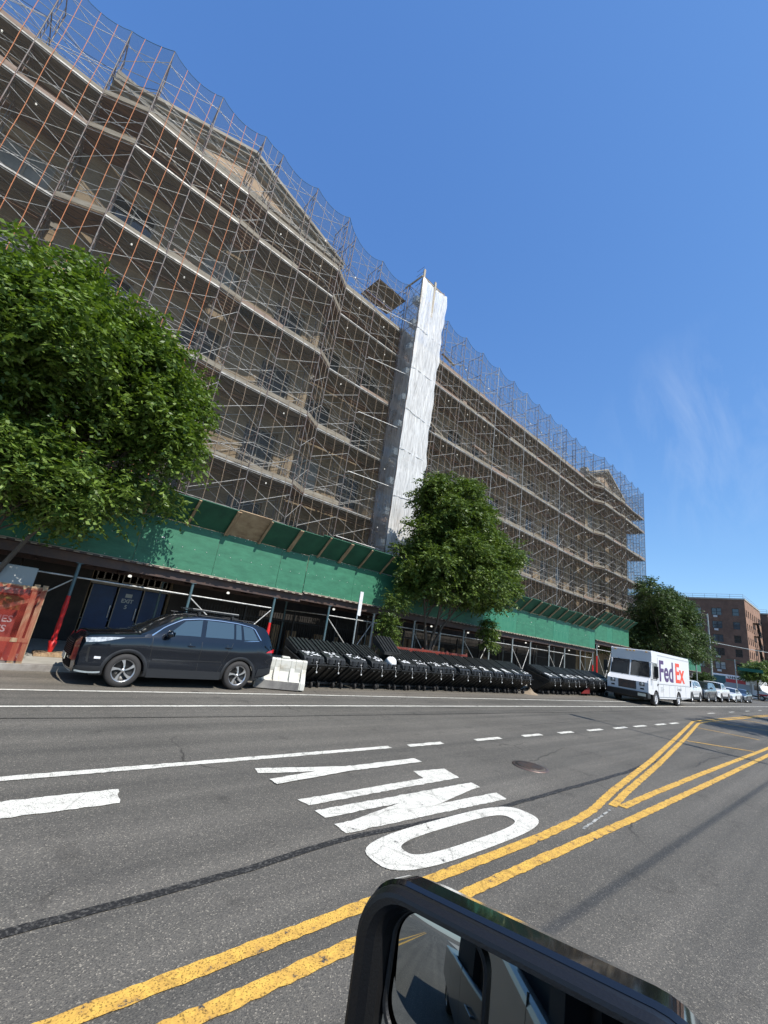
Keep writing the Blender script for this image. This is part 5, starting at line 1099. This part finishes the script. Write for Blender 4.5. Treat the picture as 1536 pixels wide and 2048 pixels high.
# ---------------- rubbish bins ----------------
BG='black wheeled rubbish bins standing in tight rows along the kerb'
def make_bin(w=.82,name='rubbish_bin'):
    root=T(name,'bin','rubbish bin',(0,0,0),0,BG,local=True)
    mb=MB(); h=w/2
    prof=[(.02,.70),(.0,.76),(.10,.80),(1.25,1.12),(1.33,1.02),(1.25,.2),(.72,.17)]
    mb.prism(prof,'x',-h,h)
    for k in range(3): x=-h+w*(.2+.3*k); mb.beam((x,-.004,.67),(x,.7,.152),.07,.03,(0,-1,0))
    for s in (-1,1): mb.beam((s*(h+.012),.05,.80),(s*(h+.012),1.2,1.10),.03,.07,(1,0,0)); mb.beam((s*(h+.008),.3,.62),(s*(h+.008),1.1,.8),.02,.05,(1,0,0))
    mb.box(-h-.03,h+.03,-.05,.03,.74,.77)
    mb.build('tub','bin_black',root,bevel=.012)
    # lid: smooth front flap, ribbed rear
    mb=MB(); fp=[(.0,.80),(.02,.92),(.08,.98),(.50,1.10),(.52,1.02),(.1,.82)]
    mb.prism(fp,'x',-h+.05,h-.05); lf=mb.build('front_lid','bin_lid',root,bevel=.012)
    mb=MB(); mb.prism([(.5,1.08),(1.28,1.38),(1.36,1.32),(1.3,1.12),(.52,.98)],'x',-h+.01,h-.01)
    for k in range(5):
        x=-h+w*(.12+.19*k); mb.beam((x,.50,1.11),(x,1.27,1.405),.085,.05,(0,0,1))
    mb.build('rear_lid','bin_lid',root,bevel=.01)
    mb=MB()
    for x in (-.28,-.06,.16): mb.box(x,x+.13,-.035,.02,.78,.93)
    for x in (-.3,.04): mb.tube((x-h*.0,-.03,.8),(x,-.0,.95),.012,5)
    mb.build('latch','galv' if False else 'car_trim',root,bevel=.006)
    mb=MB(); P=[(.04,-.06,.80),(.07,-.085,.72),(.06,-.08,.62),(.075,-.085,.55)]; mb.path(P,[.006]*4,5); mb.lathe([(0,-.03),(.025,-.02),(.025,.02),(0,.03)],(.075,-.085,.54),'z',8); mb.lathe([(0,-.04),(.03,-.035),(.0,-.03)],(.04,-.03,.83),'y',10); mb.build('padlock_strap','galv',root)
    mb=MB(); mb.box(-h+.05,h-.05,.6,.66,.1,.16); mb.box(-h+.05,h-.05,1.1,1.17,.16,.28)
    for s in (-1,1): mb.beam((s*(h-.1),.4,.19),(s*(h-.1),1.15,.22),.05,.05); mb.beam((s*(h-.06),.38,.2),(s*(h-.06),.9,.5),.03,.03); 
    mb.build('frame','iron',root)
    for s in (-1,1):
        for yy in (.45,1.05): mb=MB(); mb.lathe([(.02,-.025),(.09,-.025),(.1,-.01),(.1,.01),(.09,.025),(.02,.025)],(s*(h-.12),yy,.1),'x',16); mb.build('castor','rubber',root)
    return root
def mark(root,kind,seed):
    r=random.Random(seed); mb=MB(); n=Vector((0,-.275,.961))
    def P(x,t,off=.006):   # t 0..1 up the smooth flap
        y=.08+.42*t; z=.98+.12*t; return (x,y-.0,z+.008+off)
    U=(1,0,0); V=(0,.42,.12)
    if kind=='scribble':
        for k in range(7):
            a=(-.26+.52*r.random(),r.uniform(.05,.85)); b=(a[0]+r.uniform(-.16,.16),min(.95,max(.03,a[1]+r.uniform(-.35,.35)))); mb.beam(P(*a),P(*b),r.uniform(.025,.05),.004,tuple(n))
        for k in range(6):
            a=(-.25+.5*r.random(),r.uniform(.1,.85)); s_=r.uniform(.02,.05); mb.beam(P(a[0]-s_,a[1]),P(a[0]+s_,a[1]),.06,.004,tuple(n))
    else: text(mb,kind,.5,P(-.2 if kind!='I' else -.08,.02),U,V,.02,.002,sx=1.15)
    nm=mb.build('marking','white_mark',root)
b0=make_bin(); BY=11.38
snapshot(b0)
G1=[7.62,8.5,9.38,10.33]; G1b=[11.85,12.68,13.55,14.43,15.3,16.14,16.98,17.84,18.7,19.5,20.33]; G2=[22.9,23.72,24.54,25.36,26.18,27.0,27.9,28.75,29.6,30.45,31.3]
kinds=['scribble']*4+['scribble','scribble','scribble','scribble','scribble','scribble','2','A','R','I','scribble']+['B','I','C','C','I','V','scribble','scribble','scribble','scribble','scribble']
place=['first black bin beside the white barrier','second black bin from the white barrier','third black bin from the white barrier','black bin just left of the open one, with white marks','black bin just right of the open one','sixth closed black bin along the row','black bin in front of the left end of the red netting fence','black bin in front of the middle of the red netting fence','ninth closed black bin, before the pale steel posts','tenth closed black bin along the first row','black bin marked 2 in the first row','black bin marked A in the first row','black bin marked R near the end of the first row','last but one black bin of the first row','last black bin of the first row, beside the sand heap','black bin marked B that starts the second row','second bin of the second row, marked I','third bin of the second row, marked C','fourth bin of the second row, marked C','fifth bin of the second row, marked I','sixth bin of the second row, marked V','seventh bin of the second row, above the red cone-like sheet','eighth bin of the second row, just left of the parcel van','bin half hidden by the front corner of the parcel van','bin behind the nose of the parcel van','bin behind the cab of the parcel van']
rb=random.Random(9)
def place_bin(o,x,i,sk=0):
    o.location=(x+rb.uniform(-.02,.02),BY+rb.uniform(-.09,.07)+(-.02*i if i<14 else 0)*0,0); o.rotation_euler=(0,0,rb.uniform(-.05,.05)); o['label']=place[i]
    mark(o,kinds[i],i*7+1)
for i,x in enumerate(G1+G1b+G2):
    o=b0 if i==0 else dup(b0)
    if i==0: continue
    place_bin(o,x,i)
place_bin(b0,G1[0],0)
# open bin
ob=dup(b0,(11.08,BY,0),0,'black bin with its lid thrown open and a white sack in it'); 
for c in list(ob.children):
    nm=c.name.split('.')[0]
    if nm in('marking','front_lid'): bpy.data.objects.remove(c)
    elif nm=='rear_lid': c.location=(0,-.1,.15); c.rotation_euler=(.25,0,0)
bag=MB(); bag.grid(lambda u,v: ((.26+.05*math.sin(5*u*PI+v*7))*math.sin(PI*v)*math.cos(2*PI*u),(.22+.04*math.sin(9*u+v*3))*math.sin(PI*v)*math.sin(2*PI*u),-.19*math.cos(PI*v)+.02*math.sin(8*u*PI)),20,14)
bg_=bag.build('rubbish_sack','bag'); bg_.location=(11.12,11.62,.98); tag(bg_,'crumpled white plastic sack lying in the open black bin','sack')

# ---------------- white barrier ----------------
bar=T('plastic_barrier','white water-filled plastic road barrier with a grimy dark foot, behind the dark car','barrier',(6.62,11.45,0),math.radians(-20),local=True)
def bp(xa,xb,prof,mb): return mb.prism(prof,'x',xa,xb)
mb=MB(); half=[(.23,.04),(.24,.24),(.2,.27),(.11,.5),(.085,.60),(.10,.82),(.07,.85)]
full=[(-a,b) for a,b in half]+[(a,b) for a,b in half[::-1]]
for xa,xb,t in ((-.72,-.5,0),(-.5,-.22,1),(-.22,-.06,0),(-.06,.24,1),(.24,.38,0),(.38,.58,1),(.58,.72,0)):
    pr=None if not t else [(math.copysign(min(abs(a),.12 if .26<b<.5 else abs(a)),a),b) for a,b in full]
    mb.prism([(a*(.52 if t and .25<b<.55 else 1),b) for a,b in full],'x',xa,xb)
mb.box(-.05,.18,-.09,.09,.85,.91); mb.box(-.35,-.15,-.06,.06,.74,.84)
mb.build('shell','barrier_white',bar,bevel=.018)
mb=MB(); mb.box(-.70,.55,-.255,-.23,.03,.25); mb.build('foot_band','barrier_grime',bar,bevel=.01)
mb=MB(); mb.box(.715,.735,-.16,.16,.08,.2); mb.build('fork_slot','barrier_grime',bar)

# ---------------- sand, cone sheet, red fence ----------------
mb=MB(); mb.grid(lambda u,v: (21.35+.6*v*math.cos(2*PI*u)*(1+.2*math.sin(7*u)),11.75+.35*v*math.sin(2*PI*u),.0+.26*(1-v)**1.0*(1+.25*math.sin(5*v+9*u))),24,8)
tag(mb.build('sand_heap','sand',org=(21.35,11.75,0)),'small heap of brown sand and rubble in the gap between the bin rows','sand heap')
def netfence(name,label,cat,x0,x1,Y,z0,z1,posts,soil=True,mw='plank_wood'):
    t=T(name,label,cat,((x0+x1)/2,Y,.14))
    mb=MB(); mb.grid(lambda u,v: (x0+(x1-x0)*u,Y-.06-.025*math.sin(u*40+v*3)*math.sin(v*7),z0+(z1-z0)*v-.03*abs(math.sin(u*PI*(len(posts)-1)))*(v)),40,8); mb.build('netting','red_net',t,fix=False)
    for p in posts: MB().box(p-.055,p+.055,Y-.03,Y+.03,.14,z1+.06).build('timber_post',mw,t)
    mb=MB()
    for z in (z0+.45,z1-.04): mb.box(x0,x1,Y-.05,Y-.031,z-.045,z+.045)
    mb.beam((x0,Y+.05,z0+.3),(x1,Y+.05,z1-.2),.02,.09); mb.build('timber_rail',mw,t); return t
netfence('netted_fence','low timber fence wrapped in red netting around the middle tree pit','fence',12.3,17.4,12.95,.35,1.5,[12.35,14.2,15.9,17.35],mw='red_wood')
netfence('netted_fence','timber frame wrapped in orange red netting at the left edge by the kerb','fence',-1.6,.78,12.98,.2,1.86,[-1.5,-.3,.58,.74])
mb=MB(); mb.prism([(-.28,.02),(.30,.02),(.34,.5)],'y',-.02,.02); cs=mb.build('red_sheet','red_dull'); cs.location=(27.6,11.6,.12); cs.scale=(1.9,1,1); tag(cs,'red triangular sheet hanging under the bins nearest the parcel van','sheet')
# donation bin with lettering
dn=T('donation_bin','grey topped clothes and shoes donation bin behind the orange netting','donation bin',(-.2,13.45,.14))
MB().box(-.95,.42,13.25,14.2,.16,1.62).build('body','bin_maroon',dn,bevel=.02)
mb=MB(); mb.prism([(13.16,1.64),(14.25,1.64),(14.25,2.3),(13.3,2.3)],'x',-1.0,.5); mb.build('hood','sign_grey',dn,bevel=.02)
MB().box(-.95,.42,13.235,13.248,1.28,1.6).build('olive_band','bin_olive',dn)
mb=MB(); text(mb,'CLOTHES',.21,(.36,13.24,1.0),(1,0,0),(0,0,1),.004,.002,'RIGHT'); text(mb,'SHOES',.21,(.30,13.24,.78),(1,0,0),(0,0,1),.004,.002,'RIGHT'); mb.build('lettering','letter_pale',dn)
# ground-level clutter near the kerb
mb=MB(); mb.box(1.05,2.1,14.3,15.1,.145,.2); mb.box(1.15,2.0,14.45,14.98,.2,.215); tag(mb.build('timber_sill','plank_wood',org=(1.5,14.7,.14)),'timber pad under the padded red shed post','timber pad')

# ---------------- signs and poles ----------------
sg=T('street_sign','white parking sign on a green post in front of the long shed','sign',(10.35,13.0,.14))
MB().tube((10.35,13.0,.14),(10.35,13.0,3.3),.03,8).build('post','pale_steel',sg)
mb=MB(); mb.box(10.31,10.47,12.955,12.968,2.46,3.38); mb.build('plate','white_mark',sg)
lp=T('street_lamp','pale street lamp pole rising over the far green shed','street lamp',(69,13.3,.14))
MB().path([(69,13.3,.1),(69,13.3,6),(68.8,13.3,10.2)],[.12,.1,.07],8).build('pole','pale_steel',lp)
MB().path([(69,13.3,9.2),(69.6,13.5,9.9),(70.6,13.8,10.1)],[.05,.04,.03],6).build('arm','pale_steel',lp)
ls=T('street_lamp','slim street lamp pole by the tree, left of the brick apartments','street lamp',(62,13.4,.14)); MB().path([(62,13.4,.1),(62,13.4,6.9)],[.08,.05],8).build('pole','pale_steel',ls); MB().path([(62,13.4,6.9),(62.2,12.6,7.2)],[.04,.03],6).build('arm','pale_steel',ls)
gp=T('street_sign','green street name sign on a thin pole at the far junction','sign',(84,13.3,.14))
MB().tube((84,13.3,.14),(84,13.3,5.4),.06,8).build('post','pale_steel',gp)
mb=MB(); mb.box(83.96,84.04,13.05,10.2,3.9,4.35); mb.beam((84,14.4,5.3),(84,12.6,5.25),.06,.06); mb.build('name_plate','sign_green',gp)
ts=T('traffic_signal','yellow traffic signal hanging at the right edge over the junction','traffic signal',(88,8.6,5.6))
mb=MB(); mb.box(87.85,88.15,8.45,8.85,4.5,5.5); mb.build('housing','signal_yellow',ts,bevel=.03)
for z in (4.65,5.0,5.35): MB().lathe([(0,-.32),(.1,-.31),(.12,-.24)],(88.1,8.65,z),'x',12).build('lens','glass_dark',ts)
mb=MB(); mb.tube((88,8.65,5.5),(88,8.65,6.1),.03,6); mb.path([(88,8.65,6.1),(89,-6,6.4)],[.05,.09],8); mb.path([(89,-6,.1),(89,-6,6.6)],[.14,.1],8); mb.build('mast_arm','pale_steel',ts)
pc=T('street_lamp','near-side street lamp whose shadow crosses the yellow hatching','street lamp',(17.6,-5.4,.14))
MB().path([(17.6,-5.4,.1),(17.6,-5.4,11.6)],[.11,.07],8).build('pole','pale_steel',pc); MB().path([(17.6,-5.4,10.4),(17.9,-3.8,11.4),(18.0,-2.4,11.5)],[.05,.045,.04],6).build('arm','pale_steel',pc); MB().box(17.85,18.15,-2.4,-1.6,11.42,11.56).build('lamp_head','pale_steel',pc,bevel=.03)
for a,b,c,lab in (((-5,-4.7,8.2),(120,-4.1,8.0),.017,'thin overhead cable along the near pavement'),((66,14,6.6),(98,-7,7.6),.035,'thin overhead cable crossing in front of the brick apartments')):
    P=[Vector(a).lerp(Vector(b),t/16)+Vector((0,0,-.7*math.sin(PI*t/16))) for t in range(17)]
    mb=MB(); mb.path(P,[c]*17,5); tag(mb.build('overhead_cable','pale_steel' if a[0]>50 else 'iron',org=a,fix=False),lab,'cable')

# ---------------- brick apartment blocks ----------------
def apartment(x0,x1,y0,y1,h,label,lm,nx,ny,facegap=0):
    t=T('apartment_building',label,'apartment building',((x0+x1)/2,(y0+y1)/2,0)); a=MB(); hsA=[];hsB=[]
    fl=3.05; z=[1.6+fl*k for k in range(int((h-1)/fl))]
    stA=(y1-y0)/ny; stB=(x1-x0)/nx
    for zz in z:
        for k in range(ny):
            if zz+1.7<h: c=(k+.5)*stA; w=.62 if k%2==0 else .95; hsA.append((c-w,c+w,zz,zz+1.65))
        for k in range(nx):
            if zz+1.7<h: c=(k+.5)*stB; w=.55; hsB.append((c-w,c+w,zz,zz+1.6))
    holes_wall(a,a,(x0,y0,0),(0,1,0),(0,0,1),y1-y0,h,hsA,.2,(1,0,0)); a.cur=1; holes_wall(a,a,(x0,y0,0),(1,0,0),(0,0,1),x1-x0,h,hsB,.2,(0,1,0)); a.cur=0  # darker copy on the shaded side face, lighter copy on the sunlit street face
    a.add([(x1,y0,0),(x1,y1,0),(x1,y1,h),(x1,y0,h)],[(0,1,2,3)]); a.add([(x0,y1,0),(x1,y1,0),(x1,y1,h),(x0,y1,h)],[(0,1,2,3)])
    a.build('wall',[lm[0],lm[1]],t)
    MB().box(x0+.25,x1-.25,y0+.25,y1-.25,h-.9,h-.8).build('roof','roof_grey',t)
    mb=MB(); mb.box(x0-.12,x1+.1,y0-.12,y0+.0,h-.02,h+.3); mb.box(x0-.12,x0,y0+.0,y1+.1,h-.02,h+.3); mb.build('coping','stone',t)
    mb=MB()
    for zz in (h+.75,h+1.25): mb.tube((x0+.2,y0+.2,zz),(x0+.2,y1,zz),.035,4); mb.tube((x0+.2,y0+.2,zz),(x1,y0+.2,zz),.035,4)
    k=y0
    while k<y1: mb.tube((x0+.2,k+.2,h),(x0+.2,k+.2,h+1.25),.03,4); k+=2.4
    mb.build('roof_rail','pale_steel',t)
    r=random.Random(int(x0)); A=[('A',q) for q in hsA]+[('B',q) for q in hsB]
    A=A[:96]
    for s,(p,q,z0,z1) in A:
        fr=MB(); gm=r.choice(['glass_dark','glass_sky','blind','glass_dark']); n=2 if q-p>1.4 else 1
        if s=='A': B=lambda a_,b_,c_,d_,e0,e1: fr.box(x0+e0,x0+e1,y0+a_,y0+b_,c_,d_)
        else: B=lambda a_,b_,c_,d_,e0,e1: fr.box(x0+a_,x0+b_,y0+e0,y0+e1,c_,d_)
        B(p,q,z0,z0+.07,.1,.18);B(p,q,z1-.07,z1,.1,.18);B(p,p+.07,z0+.07,z1-.07,.1,.18);B(q-.07,q,z0+.07,z1-.07,.1,.18);B(p+.07,q-.07,(z0+z1)/2-.03,(z0+z1)/2+.03,.1,.18)
        if n==2: B((p+q)/2-.06,(p+q)/2+.06,z0+.07,z1-.07,.095,.185)
        w=fr.build('window','frame_dark',t,fix=False); gl=MB()
        if s=='A': gl.add([(x0+.19,y0+p,z0),(x0+.19,y0+q,z0),(x0+.19,y0+q,z1),(x0+.19,y0+p,z1)],[(0,1,2,3)])
        else: gl.add([(x0+p,y0+.19,z0),(x0+q,y0+.19,z0),(x0+q,y0+.19,z1),(x0+p,y0+.19,z1)],[(0,1,2,3)])
        gl.build('pane',gm,w)
        if s=='A' and q-p>1.4 and r.random()<.8: MB().box(x0-.25,x0+.1,y0+(p+q)/2-.15,y0+(p+q)/2+.6,z0-.55,z0-.12).build('air_conditioner','ac',t)
    fe=MB()
    for zz in z[:-1]:
        for fx in (x0+stB*3.2,):
            fe.box(fx,fx+4,y0-1.1,y0-.02,zz+fl-.5,zz+fl-.44)
            for q in (0,.5,1.0): fe.box(fx,fx+4,y0-1.12,y0-1.08,zz+fl-.4+q,zz+fl-.37+q)
            for q in range(9): fe.box(fx+q*.5,fx+q*.5+.03,y0-1.12,y0-1.09,zz+fl-.44,zz+fl+.63)
            fe.beam((fx+.5,y0-.8,zz+fl-.5),(fx+3,y0-.8,zz-.45+.0),.5,.05)
    fe.build('fire_escape','iron',t,fix=False)
    return t
apartment(126,147,17.3,42,20.6,'nearer six storey dark brick apartment block beyond the trees','brick_shaded brick_shaded brick_sunlit'.split()[1:],8,7)
apartment(151,190,16.2,40,20.6,'farther brick apartment block at the right edge','brick_shaded brick_sunlit'.split(),12,6)

# ---------------- own vehicle with wing mirror ----------------
VX=.52
veh=T('pickup_truck','silver pickup truck the picture is taken from, driver window open','pickup',(-.6,-.75,0))
mb=MB(); mb.smooth=False
dy=-.06
mb.prism([(-2.6,.55),(.95,.55),(.95,1.22),(.55,1.32),(-2.6,1.42)],'y',dy-.08,dy)
mb.prism([(.6,.7),(3.2,.7),(3.2,1.15),(.95,1.3),(.6,1.3)],'y',-1.75,dy-.02); mb.prism([(-4.5,.6),(-2.62,.6),(-2.62,1.4),(-4.5,1.4)],'y',-1.8,dy-.01)
mb.build('body','silver_car',veh,bevel=.03)
mb=MB(); mb.box(-2.58,.9,-1.75,dy-.1,.5,1.25); mb.box(-2.6,.2,-1.7,-.2,2.02,2.1); mb.box(-2.6,-2.5,-1.7,-.2,1.25,2.02); mb.box(-1.3,-1.05,-.24,-.12,1.3,2.02); mb.box(-2.5,-1.3,-.24,-.2,1.25,2.02); mb.box(-1.02,-.9,-.9,-.2,1.2,1.95); mb.box(-.9,-.45,-.75,-.25,1.0,1.75); mb.build('cabin','cabin',veh)
mb=MB(); mb.box(-2.6,.2,-1.72,-.18,2.101,2.16); mb.beam((.62,dy-.06,1.33),(.1,-.2,2.1),.06,.06); mb.build('roof','silver_car',veh,bevel=.02)
mb=MB(); mb.tube((-.95,dy+.035,1.12),(-.7,dy+.035,1.12),.014,8); mb.tube((-.93,dy-.01,1.12),(-.93,dy+.04,1.12),.013,6); mb.tube((-.72,dy-.01,1.12),(-.72,dy+.04,1.12),.013,6); mb.build('door_handle','silver_car',veh)
mb=MB(); mb.box(-.35,-.343,dy-.01,dy+.001,.6,1.36); mb.box(-1.45,-1.443,dy-.01,dy+.001,.6,1.4); mb.build('door_gap','rim_dark',veh)
for cx in (2.1,-3.4): wheel(veh,cx,-.25,.4,.26,1,1)
# mirror head: local frame u outward, v up, w forward
mo=Vector((VX,.30,1.532)); 
wv=Vector((1,.20,-.10)).normalized(); up_=Vector((.1,.08,1)).normalized(); uu=up_.cross(wv).normalized(); vv=wv.cross(uu)
def MP(a,b,c): return tuple(mo+uu*a+vv*b+wv*c)
def rr_(W2,H2,rad,n=8,skew=0):
    pts=[]
    for cx,cy,a0 in ((W2-rad,H2-rad,0),(-W2+rad,H2-rad,PI/2),(-W2+rad,-H2+rad,PI),(W2-rad,-H2+rad,1.5*PI)):
        for k in range(n+1): a=a0+PI/2*k/n; x=cx+rad*math.cos(a); y=cy+rad*math.sin(a); pts.append((x+skew*y,y))
    return pts
MW,MH=.205,.17
def ring(mb,secs_,close=True):
    n=len(secs_[0]); o=mb.smooth; mb.smooth=True
    for i in range(len(secs_)-1): mb.add(secs_[i]+secs_[i+1],[(j,(j+1)%n,n+(j+1)%n,n+j) for j in range(n)])
    mb.smooth=o
def SEC(w,h,r,c,sk=.0,dx=0,dy_=0): return [MP(a+dx,b+dy_,c) for a,b in rr_(w,h,r,8,sk)]
hd=MB(); ring(hd,[SEC(MW-.004,MH-.004,.06,-.004),SEC(MW,MH,.062,.006),SEC(MW,MH,.062,.016)]); 
OX,OY,IW,IH=-.008,.014,.166,.136
ring(hd,[SEC(IW,IH,.045,.085,0,OX,OY),SEC(IW+.002,IH+.002,.046,.018,0,OX,OY),SEC(IW+.006,IH+.004,.048,.004,0,OX,OY),SEC(IW+.013,IH+.009,.05,-.003,0,OX*.8,OY*.8),SEC(IW+.022,IH+.016,.055,-.006,0,OX*.4,OY*.4),SEC(MW-.008,MH-.008,.06,-.0055),SEC(MW-.004,MH-.004,.06,-.004)])
frame=hd.build('mirror_frame','mirror_matte',veh,fix=False)
hs_=MB(); S_=[SEC(MW+.0,MH+.0,.062,.018),SEC(MW+.004,MH+.004,.064,.024),SEC(MW+.002,MH+.002,.066,.06),SEC(MW-.008,MH-.010,.07,.10),SEC(MW-.03,MH-.035,.07,.135),SEC(MW-.07,MH-.07,.05,.155),SEC(.04,.03,.02,.162)]
ring(hs_,S_); hs_.add(S_[-1],[tuple(range(len(S_[-1])))]); cap=hs_.build('mirror_cap','mirror_gloss',veh,fix=False)
KA,KB,GC=-.13,.10,.036
gm_=MB(); g0=[(a+OX,b+OY) for a,b in rr_(IW+.004,IH+.004,.045)]; gm_.add([MP(a,b,GC+KA*a+KB*b) for a,b in g0],[tuple(range(len(g0)))]); gm_.build('mirror_glass','mirror',veh,fix=False)
# inset convex spot mirror in the upper outer corner; -u is ... outer side found by sign
so_=1 if (Vector(MP(1,0,0))-mo).y>0 else -1
sw,sh=.06,.062
cx_,cy_=OX+IW-sw-.003,OY+IH-sh-.003
def spot(rad_scale,c,bul): 
    P=[]
    for a,b in rr_(sw*rad_scale,sh*rad_scale,.03*rad_scale): P.append((cx_+a,cy_+b))
    return P
Rsp=.42; sp_=MB(); nrm=[]
def SP(a,b):
    A,B=cx_+a,cy_+b; h0=GC+KA*A+KB*cy_+.03*b-.001; d=.0045-(a*a+b*b)/(2*Rsp)
    return MP(A,B,h0-d), -(uu*(-KA-a/Rsp)+vv*(-.03-b/Rsp)+wv)
outl=rr_(sw,sh,.034,12); rings=[]; sp_.smooth=True
for k in range(25):
    s_=.0005+k/24; rings.append([SP(a*s_,b*s_) for a,b in outl])
n=len(outl)
for i in range(24): sp_.add([p for p,_ in rings[i]]+[p for p,_ in rings[i+1]],[(j,(j+1)%n,n+(j+1)%n,n+j) for j in range(n)])
nr=[]
for i in range(24): nr+=[q for _,q in rings[i]]+[q for _,q in rings[i+1]]
s2=sp_.build('spot_mirror','mirror',veh,fix=False)
s2.data.normals_split_custom_set_from_vertices([tuple(q.normalized()) for q in nr])
bz=MB(); sg_=[(.97,-.006),(1.0,-.0085),(1.06,-.0085),(1.09,-.001)]
ring(bz,[[MP(cx_+a*k_,cy_+b*k_,GC+KA*(cx_+a*k_)+KB*(cy_+b*k_)+d_) for a,b in outl] for k_,d_ in sg_]); bz.build('spot_border','mirror_matte',veh,fix=False)
ar=MB(); ar.path([MP(-so_*.15,-.06,.08),MP(-so_*.24,-.1,.10),MP(-so_*.34,-.14,.12)],[.05,.045,.05],10); ar.build('mirror_arm','mirror_matte',veh)
